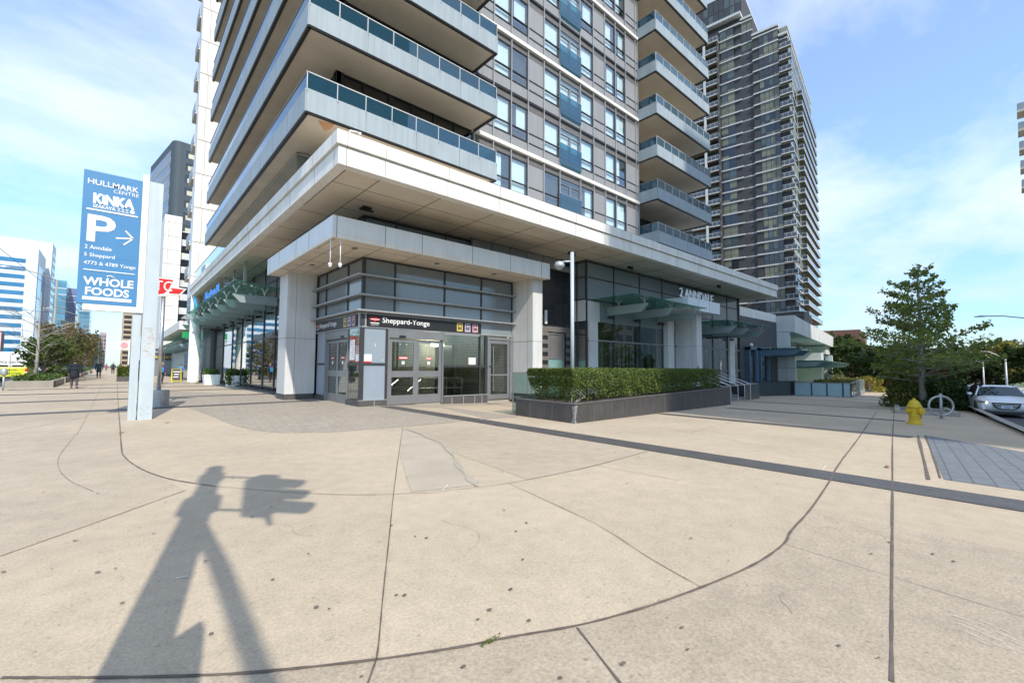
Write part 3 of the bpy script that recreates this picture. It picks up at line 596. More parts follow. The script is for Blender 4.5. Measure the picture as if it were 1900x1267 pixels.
cols = [mat('icon_yellow', (.65,.50,.12), .5), mat('icon_lilac', (.52,.44,.58), .5), mat('icon_rose', (.62,.35,.38), .5)]
for x, c_ in zip((11.05,11.47,11.88), cols): picto(nb, (x,YS-.061,3.22), (1,0,0), .30, c_)
b_ = MB(); b_.box(XS-.06,XS+.02,16.25,20.7,3.0,3.45); nb2 = b_.build('name_band', M['black'], st)
text('station_name', 'Sheppard-Yonge', 2.0, .26, (XS-.062,20.25,3.10), (0,-1,0), (0,0,1), M['white'], nb2, bold=.012); badge(nb2, (XS-.061,20.47,3.17), (0,-1,0), .36)
for y, c_ in zip((17.35,16.93,16.52), cols): picto(nb2, (XS-.061,y,3.22), (0,-1,0), .30, c_)
b_ = MB(); b_.box(XS,14.12,YS-.03,YS+.10,2.95,3.0); b_.box(XS,14.12,YS-.03,YS+.10,3.45,3.5); b_.box(XS-.03,XS+.1,YS,20.74,2.95,3.0); b_.box(XS-.03,XS+.1,YS,20.74,3.45,3.5); b_.box(XS-.01,6.90,YS-.012,YS+.09,3.0,3.45); b_.box(XS-.012,XS+.09,YS-.01,16.23,3.0,3.45); b_.box(10.31,12.24,YS-.012,YS+.09,2.88,2.95)
b_.build('band_trim', M['mull'], st)
g_ = MB(); g_.box(12.25,14.1,YS+.03,YS+.06,2.95,3.5); g_.build('spandrel_pane', M['gspb'], st)
# frosted corner panels with notice, dark stone plinth
for z0, z1 in ((.27,1.56),(1.64,2.95)):
    g_ = MB(); g_.box(XS+.11,7.68,YS+.02,YS+.05,z0,z1); po = g_.build('frosted_panel', M['gpanel'], st)
    if z0 > 1:
        n_ = MB(); n_.box(6.84,7.14,YS+.012,YS+.019,1.68,1.96,0); n_.box(6.84,7.14,YS+.011,YS+.0185,1.65,1.70,1); n_.build('notice', [M['white'], M['red']], po)
        for x, z in ((7.27,2.34),(7.28,2.28),(7.57,1.75)):
            n_ = MB(); n_.lathe([(.02,0),(.02,.006)], (0,0,0), 8); n_.v = [(x+a, YS+.012+c, z+b) for a,b,c in n_.v]; n_.build('bolt_cap', M['white'], po)
for (y0, y1) in ((16.01,17.05),(19.75,20.7)):
    for z0, z1 in ((.27,1.56),(1.64,2.95)):
        g_ = MB(); g_.box(XS+.02,XS+.05,y0,y1,z0,z1); po = g_.build('side_pane', M['gpanel'] if y0 > 18 else M['gstore'], st)
        if y0 < 18 and z0 > 1:
            n_ = MB(); n_.box(XS+.01,XS+.018,16.55,16.98,1.75,2.6,0); n_.box(XS+.009,XS+.0185,16.55,16.98,2.52,2.62,1); n_.box(XS+.01,XS+.018,16.08,16.4,1.68,1.95,0); n_.box(XS+.009,XS+.0185,16.08,16.4,1.65,1.70,1); n_.build('notice', [M['white'], M['red']], po)
            for j in range(7): 
                t_ = MB(); t_.box(XS+.007,XS+.0095,16.6,16.6+.12+.05*(j%3),1.85+.09*j,1.87+.09*j); t_.build('print_line', M['seam'], po)
for bxs, js in ((((XS-.03,7.76,YS-.06,YS+.12,-.1,.25),(XS-.06,XS+.1,YS-.058,17.1,-.1,.248)),(7.25,)),(((XS-.04,XS+.1,19.7,20.8,-.1,.24),),()),(((10.28,12.62,YS-.05,YS+.12,-.1,.27),),(10.7,11.3,11.9,12.3))):
    mb = MB()
    for q in bxs: mb.box(*q)
    for x in js: mb.box(x-.005,x+.005,YS-.063,YS,-.1,.249,1)
    mb.build('stone_plinth', [M['gran'], M['stoneg']], st)
mb = MB(); mb.box(XS-.05,7.75,YS-.075,YS+.1,.25,.275); mb.box(10.3,12.62,YS-.065,YS+.1,.27,.30); mb.build('sill', M['mull'], st)
# sliding doors (front)
def slide_door(u0, u1, y, axis):
    def bx(m_, a0, a1, d0, d1, z0, z1, mi=0):
        if axis == 'x': m_.box(a0,a1,y+d0,y+d1,z0,z1,mi)
        else: m_.box(y+d0,y+d1,a0,a1,z0,z1,mi)
    f_ = MB(); bx(f_,u0-.06,u0,-.05,.14,0,2.95); bx(f_,u1,u1+.06,-.05,.14,0,2.95); bx(f_,u0,u1,-.06,.12,2.62,2.93); bx(f_,u0+.4,u0+.66,-.10,-.05,2.64,2.72,1)
    do = f_.build('sliding_door', [M['framel'], M['black']], st)
    mid = (u0+u1)/2
    for n, (a, b) in enumerate(((u0,mid),(mid,u1))):
        l_ = MB(); d0 = .0 if n == 0 else .035
        bx(l_,a,a+.13,d0,d0+.05,.05,2.58); bx(l_,b-.13,b,d0,d0+.05,.05,2.58); bx(l_,a+.13,b-.13,d0+.002,d0+.048,2.46,2.58); bx(l_,a+.13,b-.13,d0+.002,d0+.048,1.10,1.34); bx(l_,a+.13,b-.13,d0+.002,d0+.048,.05,.40)
        lo = l_.build('door_leaf', M['framel'], do)
        g_ = MB(); bx(g_,a+.13,b-.13,d0+.02,d0+.03,.40,1.10); bx(g_,a+.13,b-.13,d0+.02,d0+.03,1.34,2.46); g_.build('door_glass', M['ggrey'], do)
        s_ = MB(); c = (a+b)/2+(.02 if n == 0 else 0); bx(s_,c-.2+.06*n,c+.2-.06*n,d0+.012,d0+.018,1.80,1.90,0); bx(s_,c-.17+.06*n,c+.17-.06*n,d0+.010,d0+.0135,1.83,1.87,1)
        bx(s_,c-.06,c+.06,d0+.012,d0+.018,1.6,1.72,1)
        for q in (-.14,.14): bx(s_,c+q-.02,c+q+.02,d0+.012,d0+.018,2.36,2.39,1)
        s_.build('door_sticker', [M['red'], M['white']], do)
    return do
slide_door(7.82, 10.20, YS, 'x'); slide_door(17.2, 19.6, XS+.05, 'y')
g_ = MB(); g_.box(10.32,12.9,YS+.03,YS+.04,.30,2.90); wo = g_.build('window_pane', M['ggrey'], st)
n_ = MB(); n_.box(11.6,11.98,YS+.018,YS+.026,1.62,1.92); n_.build('notice', M['white'], wo)
# side-hung glass door, right
f_ = MB(); f_.box(12.62,12.70,YS-.04,YS+.12,0,2.88); f_.box(13.98,14.10,YS-.04,YS+.12,0,2.88); f_.box(12.7,13.98,YS-.038,YS+.118,2.76,2.88); 
f_.box(12.72,12.84,YS,YS+.06,.05,2.74); f_.box(13.84,13.97,YS,YS+.06,.05,2.74); f_.box(12.84,13.84,YS+.002,YS+.058,2.60,2.74); f_.box(12.84,13.84,YS+.002,YS+.058,.05,.27); f_.box(12.84,13.84,YS+.002,YS+.058,1.12,1.19)
do = f_.build('swing_door', M['framel'], st); g_ = MB(); g_.box(12.84,13.84,YS+.025,YS+.035,.27,2.6); g_.build('door_glass', M['ggrey'], do)
h_ = MB(); h_.tube([(12.93,YS-.07,.45),(12.93,YS-.07,2.45)], .018, 8); h_.tube([(12.93,YS-.07,.9),(12.93,YS,.9)], .012, 6); h_.tube([(12.93,YS-.07,2.1),(12.93,YS,2.1)], .012, 6); h_.build('pull_handle', M['steel'], do)
# hall behind the glass: tiled wall, floor, stair balustrade, lit fitting
mb = MB(); mb.box(6.9,14.1,20.2,20.4,-.4,3.4); mb.box(13.9,14.1,16.2,20.2,-.4,3.4); mb.build('tiled_wall', M['tile'], st)
mb = MB(); mb.box(6.8,14.1,15.97,20.4,-.25,.045); mb.build('hall_floor', M['concg'], st)
mb = MB(); mb.box(6.8,14.1,16.0,20.5,3.4,3.5); mb.build('hall_ceiling', M['room'], st)
mb = MB()
for y in (17.4, 18.7):
    for dz in (.45, .9): mb.tube([(7.9,y,.05+dz+.25),(9.1,y,.05+dz+.05),(12.3,y,.05+dz+.05)], .025, 8)
    for x in (7.95,9.1,10.2,11.3,12.3): mb.tube([(x,y,.04),(x,y,1.0)], .02, 6)
mb.tube([(8.0,17.4,.2),(9.0,17.4,.95)], .03, 6); mb.tube([(9.1,17.4,.2),(10.1,17.4,.95)], .03, 6)
mb.build('stair_rail', M['steel'], st)
mb = MB(); mb.box(10.4,10.75,19.9,20.19,.95,1.0); mb.tube([(10.2,20.1,.8),(10.35,20.0,1.0),(10.8,20.0,1.02)], .03, 6); mb.build('wall_handrail', M['black'], st)
mb = MB(); mb.box(12.6,12.9,19.2,20.2,.05,2.3); mb.box(12.55,12.62,18.6,20.2,.05,2.6); mb.build('inner_door', M['frame'], st)
mb = MB(); mb.box(11.9,12.5,19.3,19.6,2.55,2.7); lo = mb.build('wall_light', mat('lit_fitting', (1,.95,.75), .5, var=0, emit=14), st)
# columns
def column(name, x0, x1, y0, y1, zt, m=None, seams=((2.72),), vseam=None):
    c = MB(); c.box(x0,x1,y0,y1,.30,zt,0); c.box(x0+.02,x1-.02,y0+.02,y1-.02,-.6,.299,2)
    for z in seams: c.box(x0-.003,x1+.003,y0-.003,y1+.003,z-.009,z+.009,1)
    if vseam: 
        if vseam[0] == 'x': c.box(vseam[1]-.007,vseam[1]+.007,y0-.003,y0+.01,.3,zt,1)
        else: c.box(x0-.003,x0+.01,vseam[1]-.007,vseam[1]+.007,.3,zt,1)
    return c.build(name, [M['stoneg'], M['seam'], M['gran']], st)
column('stone_column', 5.45, 6.68, 20.8, 22.0, 5.57, seams=(2.72,), vseam=('x', 5.82))
column('stone_column', 14.16, 14.78, 14.52, 16.2, 5.57, seams=(2.70,), vseam=('y', 14.85))
# ------------------------------------------------------------------ dark stone bay beside the station
db = thing('stone_bay', 'black stone wall bay with grey service doors behind the station column', 'wall', (14.8, 15.77, 0))
mb = MB(); mb.box(14.2,18.2,15.8,16.1,3.55,7.15); mb.box(17.85,18.2,15.8,16.1,-.3,3.55); mb.box(15.95,16.5,15.8,16.1,-.3,3.55); mb.box(14.2,14.95,15.8,16.1,-.3,3.55)
mb.build('stone_wall', brickmat('black_stone_tile', (.022,.023,.026), (.030,.031,.034), (.012,.012,.013), .9, .45, rough=.18, axis='W', ms=.006, noise=.3), db)
rst = mat('rough_stone', (.16,.145,.13), .85, var=.35, scale=9, bump=.4)
for z in np.arange(.2,3.2,.42):
    for x0, x1 in ((15.96,16.49),(17.86,18.19)): mb = MB(); mb.box(x0,x1,15.785,15.80,z,z+.2); mb.build('rough_stone_course', rst, db)
mb = MB(); mb.box(14.9,18.2,15.786,15.801,3.35,3.62); mb.build('rough_stone_course', rst, db)
for x0, x1 in ((14.97,15.93),(16.53,17.8)):
    f_ = MB()
    for a in (x0, x1-.07): f_.box(a,a+.07,15.84,15.95,0,3.3)
    for z in (1.95, 3.23, .02): f_.box(x0+.07,x1-.07,15.842,15.948,z,z+.07)
    do = f_.build('service_door', M['framel'], db); g_ = MB(); g_.box(x0+.07,x1-.07,15.88,15.9,.09,1.95); g_.build('door_glass', mat('pale_green_glass', (.20,.34,.32), .15, var=.05), do); g_ = MB(); g_.box(x0+.07,x1-.07,15.88,15.9,2.02,3.23); g_.build('louvre', M['cladd'], do)
n_ = MB(); n_.box(16.98,17.42,15.86,15.87,.95,1.5); n_.build('door_notice', mat('notice_paper', (.45,.47,.45), .7, var=.3, scale=20), db)
n_ = MB(); n_.lathe([(.075,0),(.08,.02),(.08,.66),(.06,.7)], (16.25,15.72,3.72), 14); n_.box(16.19,16.31,15.72,15.8,3.8,4.2); n_.build('wall_lamp', M['white'], db, smooth=False)
# ------------------------------------------------------------------ lobby
lb = thing('lobby_front', 'tall glazed lobby front with curtains and white pilasters under the slab', 'shopfront', (18.2, 14.67, 0))
YL, LX0, LX1 = 14.67, 18.2, 37.5
fr = MB()
for x in (18.24,20.61,23.18,25.75,28.1,30.4,32.8,35.36,37.46): fr.box(x-.03,x+.03,YL-.02,YL+.1,-1.0,7.15)
for y in (15.3,15.78): fr.box(LX0-.02,LX0+.1,y-.03,y+.03,-.4,7.15)
for z in (5.08,6.26,7.06): fr.box(LX0,LX1,YL-.018,YL+.098,z-.03,z+.03); fr.box(LX0-.018,LX0+.098,YL,15.8,z-.03,z+.03)
fr.build('dark_frame', M['frame'], lb)
fr = MB()
for z in (1.35,2.95): fr.box(18.3,LX1,YL-.05,YL+.09,z-.045,z+.045)
fr.build('transom', M['framel'], lb)
ws = [18.24,20.61,23.18,25.75,28.1,30.4,32.8,35.36,37.46]
for a, b in zip(ws, ws[1:]):
    for z0, z1, mm in ((5.11,6.23,M['gspb']),(6.29,7.03,M['gspb']),(3.95,5.05,M['gspb'])):
        g_ = MB(); g_.box(a+.03,b-.03,YL+.02,YL+.05,z0,z1); g_.build('spandrel_pane', mm, lb)
    g_ = MB(); g_.box(a+.03,b-.03,YL+.02,YL+.04,-.8,3.95); g_.build('shop_pane', M['gstore'], lb)
g_ = MB(); g_.box(LX0+.02,LX0+.05,YL+.06,15.76,-.4,3.9); g_.build('side_pane', M['gstore'], lb); g_ = MB(); g_.box(LX0+.02,LX0+.05,YL+.06,15.76,5.1,7.05); g_.build('side_spandrel', M['gspb'], lb)
g_ = MB(); g_.box(LX0+.0,LX0+.06,YL+.06,15.76,3.95,5.05); g_.box(18.27,19.3,YL-.01,YL+.015,3.95,5.0); g_.build('stone_band', M['stoneg'], lb)
c_ = MB(); rc = random.Random(8); x = 18.9
while x < 37.2:
    c_.quad((x,YL+.42+rc.uniform(0,.05),-.7),(x+.11,YL+.42+rc.uniform(0,.09),-.7),(x+.11,YL+.42+rc.uniform(0,.09),3.0),(x,YL+.42+rc.uniform(0,.05),3.0)); x += rc.choice((.12,.12,.13,.3,.42))
c_.build('curtain', mat('lobby_curtain', (.58,.55,.47), .9, var=.25, scale=6), lb)
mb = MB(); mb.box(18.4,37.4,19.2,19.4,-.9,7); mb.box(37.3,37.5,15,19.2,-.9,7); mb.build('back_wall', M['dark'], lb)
mb = MB(); mb.box(18.3,37.4,14.8,19.4,-.9,.25); mb.build('lobby_floor', M['concg'], lb)
def pil(x0, x1, y0, y1, z1, zj, pz=()):
    c = MB(); c.box(x0,x1,y0,y1,-1,z1,0); c.box(x0-.003,x1+.003,y0-.003,y1,zj-.009,zj+.009,1)
    for y in pz: c.box(x0-.003,x0+.01,y-.007,y+.007,-1,z1,1)
    return c.build('pilaster', [M['stoneg'], M['seam']], lb)
pil(18.3,19.0,YL-.12,YL+.1,3.95,2.9); pil(25.84,26.58,14.35,YL+.06,5.0,2.9); pil(27.4,28.08,13.26,YL+.06,5.0,2.9,(13.6,)); pil(35.4,36.3,YL-.14,YL+.1,3.9,2.6)
c = MB(); c.box(27.36,27.62,13.252,13.26,1.42,1.66); c.build('wall_plaque', M['framel'], lb)
c = MB(); c.box(25.0,29.3,12.6,YL+.06,5.0,5.72,0)
for x in (26.3,27.8): c.box(x-.007,x+.007,12.597,12.61,5.0,5.72,1)
for y in (13.0,13.5): c.box(24.997,25.01,y-.006,y+.006,5.0,5.72,1)
po = c.build('porch_box', [M['alu'], M['seam']], lb)
tt = text('address_letters', '2 ANNDALE', 4.4, .55, (24.8,13.0,5.74), (1,0,0), (0,0,1), M['white'], po, bold=.004); 
sm = tt.modifiers.new('thick', 'SOLIDIFY'); sm.thickness = .08; sm.offset = 0
mb = MB(); mb.box(37.46,37.6,14.6,22,-1,7.14); mb.build('end_wall', M['blk'], lb)
# ------------------------------------------------------------------ glass canopies
def glass_canopy(label, fins, tf, g_pts, group, wall_dir, thick=.02, side='S', lamps=True, gap=.30):
    """fins: list of (wall_pt, tip_pt) plan points; g_pts: sheet outline with z"""
    t = thing('glass_canopy', label, 'canopy', (fins[0][0][0], fins[0][0][1], tf), group)
    g_ = MB(); g_.extr(g_pts, (0,0,thick)); g_.build('glass_sheet', M['gcan'], t)
    for w, q in fins:
        w, q = Vector(w), Vector(q); d = (q-w); L = d.length; d /= L; n = Vector((-d.y, d.x))*.05
        prof = [(0,-gap-.46),(L-.34,-gap-.42),(L,-gap-.06),(L,-gap),(0,-gap)]
        f_ = MB(); f_.extr([(w.x+d.x*a-n.x, w.y+d.y*a-n.y, tf+z) for a, z in prof], (2*n.x,2*n.y,0)); fo = f_.build('fin_beam', M['post'] if False else mat('fin_paint', (.27,.335,.33), .45, .1, var=.05), t)
        for fr_ in (.30,.93):
            s_ = MB(); c = w+d*(L*fr_); zc = tf-.03
            for sx in (-1,1):
                for sy in (-1,1): s_.tube([(c.x,c.y,tf-gap-.01),(c.x+sx*.03,c.y+sy*.03,tf-gap*.45),(c.x+sx*.13,c.y+sy*.11,zc+.01)], .016, 6); s_.ball((c.x+sx*.13,c.y+sy*.11,zc+.02), .03, 5)
            s_.build('spider_fitting', M['steel'], t)
        if lamps:
            l_ = MB(); c = w+d*.25; l_.tube([(c.x-.25*abs(d.y)-.1*abs(d.x),c.y-.25*abs(d.x),tf-gap-.58),(c.x+.25*abs(d.y)+.1*abs(d.x),c.y+.25*abs(d.x),tf-gap-.58)], .07, 10); l_.build('spot_lamp', M['black'], t)
    return t
glass_canopy('green glass canopy on three fins over the curtained lobby window', [((x,YL),(x,12.2)) for x in (20.0,22.55,25.15)], 5.10, [(18.62,12.15,5.11),(26.5,12.15,5.11),(26.5,14.64,5.08),(18.62,14.64,5.08)], 'glass canopies along the street fronts', 'x')
glass_canopy('green glass canopy right of the white porch box and its address letters', [((x,YL),(x,12.2)) for x in (30.6,32.8,35.6)], 4.62, [(29.35,12.15,4.65),(36.9,12.15,4.65),(36.9,14.62,4.62),(29.35,14.62,4.62)], 'glass canopies along the street fronts', 'x')
ys = [26.3,28.9,31.7,34.5,37.4,40,43,46,49.4]
c = glass_canopy('long green glass canopy on finned beams over the shopfront left of the station', [((6.4,y),(4.32,y)) for y in ys], 5.60, [(4.28,25.6,5.78),(6.38,25.6,5.58),(6.38,50.2,5.58),(4.28,50.2,5.78)], 'glass canopies along the street fronts', 'y', gap=.42)
for y in (27.5,30.5,33.5,36.5,39.5,42.5): m_ = MB(); m_.box(5.0,5.12,y-.05,y+.05,5.7,7.16); m_.build('hanger_post', M['galv'], c)
bl = mat('blue_letters', (.04,.25,.75), .4); cy = mat('cyan_letters', (.05,.45,.75), .4)
for y0_, h_, mm_, n_ in ((29.5,.50,M['black'],2),(37.2,.72,bl,7),(43.2,1.15,cy,2)):     # lettering seen edge-on: strokes of unreadable letters
    for q in range(n_):
        y_ = y0_-.78*q; m_ = MB(); hq = h_*(1,.72,.72,.95,.72,.72,.9)[q]
        m_.box(4.46,4.52,y_-.13,y_,5.82,5.82+hq); m_.box(4.462,4.518,y_-.58,y_-.13,5.82+hq*.42,5.82+hq*.62); m_.box(4.46,4.52,y_-.70,y_-.58,5.82,5.82+hq*(.62 if q % 2 else 1)); m_.build('shop_letter', mm_, c)
# ------------------------------------------------------------------ west shopfront
sf = thing('shopfront', 'reflective glass shopfront under the long green canopy on the avenue', 'shopfront', (6.4, 22, .1))
fr = MB()
YW = [22.05,24.2,26.5,29,32,35,38.3,42,46]
for y in YW: fr.box(6.37,6.5,y-.03,y+.03,.1,7.15)
for z in (.1,.32,3.05,5.0,6.2): fr.box(6.372,6.498,22.05,46,z,z+.06)
fr.build('dark_frame', M['frame'], sf)
for a, b in zip(YW, YW[1:]):
    for z0, z1 in ((.38,3.05),(3.11,5.0)):
        g_ = MB(); g_.box(6.42,6.44,a+.03,b-.03,z0,z1); g_.build('shop_pane', M['gstore'], sf)
g_ = MB(); g_.box(6.42,6.46,22.05,46,5.06,7.1); g_.build('spandrel', M['cladd'], sf)
mb = MB(); mb.box(9.5,9.7,22,46,.1,5.2); mb.build('inner_wall', M['dark'], sf); mb = MB(); mb.box(6.5,9.5,22,46,.0,.13); mb.build('shop_floor', M['concg'], sf); mb = MB(); mb.box(6.3,9.7,21.9,22.02,.1,7.1); mb.box(6.3,9.6,46,46.2,.1,7.1); mb.build('party_wall', M['gran'], sf)
mb = MB(); mb.box(6.32,6.41,22,46,-.05,.1); mb.build('plinth', M['gran'], sf)
# ------------------------------------------------------------------ planter with clipped hedge, guard, lamp pole
EV = Vector((EX[0], EX[1], 0)); NV = Vector((NX[0], NX[1], 0))
SKX, SKY = .085, .996     # the short side follows the avenue, not the side street
TE = Matrix(((EX[0], SKX, 0, 9.31), (EX[1], SKY, 0, 7.93), (0, 0, 1, 0), (0, 0, 0, 1)))     # street frame at the planter corner
pt = thing('stone_planter', 'long black stone planter holding the clipped hedge in front of the lobby', 'planter', (9.31, 7.93, 0))
mb = MB(TE); L, D = 15.3, 2.62
mb.box(0,L,0,.12,-.55,.50,0); mb.box(0,.12,.12,D,-.1,.50,0); mb.box(L-.12,L,.12,D,-.55,.50,0); mb.box(.12,L-.12,D-.12,D,-.3,.50,0)
for i in range(1,15): mb.box(i*1.05-.006,i*1.05+.006,-.003,.01,-.5,.498,1)
for y in (.9,1.9): mb.box(-.003,.01,y-.005,y+.005,-.1,.498,1)
mb.build('stone_wall', [mat('planter_stone', (.062,.058,.056), .42, var=.22, scale=2.5, fine=.25, fscale=50, streak=.15), M['framel']], pt, bev=.012)
mb = MB(TE); mb.box(-.02,L+.02,-.02,.16,.50,.535); mb.box(-.02,.16,.16,D,.50,.535); mb.build('coping', mat('coping_stone', (.11,.105,.10), .4, var=.25, scale=4), pt, bev=.01)
mb = MB(TE); mb.box(.12,L-.12,.12,D-.12,.3,.42); mb.build('soil', M['soil'], pt)
mb = MB(TE); mb.add([(-.005,-.008,.46),(.16,-.008,.49),(.05,-.008,.1),(.12,-.008,-.02),(-.005,-.008,0)], [(0,4,3,2,1)]); mb.add([(-.008,-.005,.46),(-.008,.1,.47),(-.008,.05,.2),(-.008,.12,0),(-.008,-.005,0)], [(0,1,2,3,4)]); mb.build('chipped_edge', mat('chipped_stone', (.22,.21,.20), .8, var=.4, scale=20), pt)
hd = thing('hedge', 'clipped boxy green hedge growing in the black stone planter', 'hedge', (9.5, 8.1, .42))
def hedge_pts(n, x0, x1, y0, y1, z0, z1, rr=.16):
    "points biased to the shell of a rounded box, with slow bumps"
    p = rng.uniform(size=(n,3)); f = rng.integers(0,5,n); e = np.abs(rng.normal(0,.10,n))
    p[f==0,2] = 1-e[f==0]/(z1-z0)*1; p[f==1,1] = e[f==1]/(y1-y0); p[f==2,1] = 1-e[f==2]/(y1-y0); p[f==3,0] = e[f==3]/(x1-x0); p[f==4,2] = np.sqrt(p[f==4,2])
    X = x0+p[:,0]*(x1-x0); Y = y0+p[:,1]*(y1-y0); Z = z0+p[:,2]*(z1-z0)
    b = .05*np.sin(X*2.1+Y)+.045*np.sin(X*4.7+Z*5)+.03*np.sin(X*9.3+Z*8)
    cy_ = (y0+y1)/2; Y = cy_+(Y-cy_)*(1+b*1.0); Z = Z+b*.5*(p[:,2]>.7)
    return X, Y, Z
X, Y, Z = hedge_pts(64000, .40, L-.45, .34, D-.35, .56, 1.47)
k = ((Z < .95) & (X < 1.8) & (rng.uniform(size=len(X)) < .72)) | (np.sin(X*3.1+1)*np.sin(X*7.7+Z*9)+.6*np.sin(Z*13+X*11) > 1.3); X, Y, Z = X[~k], Y[~k], Z[~k]
X = np.where(X < 1.0, X-.25*np.clip(Z-.8,0,1), X)
P = np.stack([9.31+EX[0]*X+SKX*Y, 7.93+EX[1]*X+SKY*Y, Z], 1)
leaves_mesh('hedge_foliage', P, .027, leafmat('hedge_leaf', (.045,.085,.010), (.15,.19,.03), .25), hd)
for i in range(22):
    x = .6+i*.66; mb = MB(TE); mb.tube([(x,1.3,.4),(x+random.uniform(-.2,.2),1.2,.7),(x+random.uniform(-.4,.4),1.1+random.uniform(-.5,.5),1.15)], [.03,.022,.008], 6); mb.build('stem', M['bark'], hd)
for i in range(9): mb = MB(TE); mb.tube([(.75,.7,.4),(.7+random.uniform(-.2,.4),.6+random.uniform(-.3,.3),.65),(.5+random.uniform(-.2,.9),.6+random.uniform(-.3,.4),1.0)], [.02,.014,.006], 5); mb.build('stem', M['barkl'], hd)
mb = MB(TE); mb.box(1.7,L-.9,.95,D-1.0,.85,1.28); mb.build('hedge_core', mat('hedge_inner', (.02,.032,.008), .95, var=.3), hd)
gd = thing('glass_guard', 'clear glass guard panel standing behind the left end of the planter', 'glass guard', (9.05, 10.62, 0))
mb = MB(TE); mb.box(-.02,3.6,2.74,2.755,.06,1.32); mb.build('glass_panel', M['gclear'], gd)
mb = MB(TE); mb.box(-.03,3.6,2.72,2.775,1.32,1.35); mb.box(-.03,-.0,2.73,2.765,0,1.32); mb.box(-.03,3.6,2.72,2.775,.55,.57); mb.build('edge_rail', M['framel'], gd)
lp = thing('camera_pole', 'slim white pole with a dome camera rising out of the hedge', 'pole', (11.35, 9.75, .4))
mb = MB(); mb.tube([(11.35,9.75,.4),(11.35,9.75,5.38)], .062, 16); mb.lathe([(.16,0),(.16,.03)], (11.35,9.75,.42), 12); mb.build('pole_shaft', M['post'], lp, smooth=True)
mb = MB(); mb.tube([(11.35,9.75,5.07),(11.19,9.92,5.07),(11.10,10.02,5.04)], .035, 8); mb.lathe([(.02,.12),(.14,.08),(.17,-.02),(.165,-.10)], (11.06,10.06,4.97), 16); mb.ball((11.06,10.06,4.88), .12, 8, sz=.8); mb.build('dome_camera', M['lamp'], lp, smooth=True)
# ------------------------------------------------------------------ lobby steps and handrails
sp_ = thing('entrance_steps', 'grey stone steps rising to the lobby beside the planter end', 'steps', (25.5, 10, -.45))
TS = Matrix(((EX[0], NX[0], 0, 9.31), (EX[1], NX[1], 0, 7.93), (0, 0, 1, 0), (0, 0, 0, 1)))
mb = MB(TS)
for i in range(5): mb.box(15.35,22.4,1.0+i*.34,4.2,-.75+0,-.36+i*.15+.0); 
mb.build('stone_treads', mat('step_stone', (.20,.205,.21), .6, var=.15, scale=2), sp_)
mb = MB(TS); mb.box(22.4,26.5,.9,4.4,-1.1,.42); mb.box(22.3,26.6,.85,4.4,.42,.47); mb.build('cheek_wall', M['blk'], sp_)
for i, u in enumerate((15.9,17.5,19.1,20.7,22.2)):
    h = thing('handrail', 'steel stair handrail, %s on the lobby steps' % ['the one beside the planter end','second from the planter','middle one of five','second from the dark cheek wall','the one against the dark cheek wall'][i], 'handrail', tuple(TS @ Vector((u,.5,gz(9.31+EX[0]*u, 7.93+EX[1]*u)))), 'handrails on the lobby steps')
    z0 = -.45-.02*i*.5
    mb = MB(TS); mb.tube([(u,.15,.53),(u,.6,.53),(u,2.6,1.28),(u,3.1,1.28)], .028, 8); mb.build('top_rail', M['steel'], h)
    for y, zb, zt in ((.55,z0,.53),(2.6,.1,1.27)):
        mb = MB(TS); mb.tube([(u,y,zb),(u,y,zt)], .026, 8); mb.lathe([(.06,0),(.06,.02)], (u,y,zb), 10); mb.build('rail_post', M['steel'], h)
# ------------------------------------------------------------------ dark brick building between lobby and shops
bk = thing('brick_building', 'dark charcoal brick front with blue steel door frames beside the lobby', 'building', (39.5, 15.9, -1))
mb = MB(); mb.box(37.6,50.9,15.9,16.4,-1.4,6.2); mb.build('brick_wall', M['dbrick'], bk)
bf = mat('blue_steel', (.10,.17,.24), .45, .2, var=.1)
mb = MB(); mb.prism([(37.5,16.41),(50.9,16.41),(50.9,26),(37.5,26)], 6.0, 6.3); mb.build('roof', M['stone'], bk)
for x0, x1 in ((42.0,43.7),(44.6,46.6)):
    f_ = MB()
    for x in (x0,x1): f_.box(x-.13,x+.13,15.5,15.9,-1,3.4)
    f_.box(x0-.13,x1+.13,15.5,15.9,3.2,3.5); do = f_.build('door_frame', bf, bk); g_ = MB(); g_.box(x0+.13,x1-.13,15.7,15.73,-.9,3.2); g_.build('door_glass', M['gspan'], do)
mb = MB(); mb.box(39,50.5,14.4,15.89,-1.3,.35); mb.build('stone_base', M['blk'], bk)
mb = MB(); mb.ball((42.0,15.4,3.6), .16, 8); mb.build('globe_lamp', M['white'], bk, smooth=True)
tq = thing('roof_plants', 'yellow green shrubs on the low roof behind the address letters', 'shrubs', (42, 17.2, 6.3), None)
P = np.concatenate([np.stack([rng.normal(c,.55,350), rng.normal(17.3,.3,350), 6.3+np.abs(rng.normal(.35,.32,350))],1) for c in np.arange(38.5,49.5,1.0)]); leaves_mesh('roof_foliage', P, .14, leafmat('roof_leaf', (.16,.17,.03), (.34,.28,.06)), tq)
mb = MB(); mb.box(37.7,50,15.92,16.3,6.2,7.0); mb.build('parapet', M['stone'], bk)
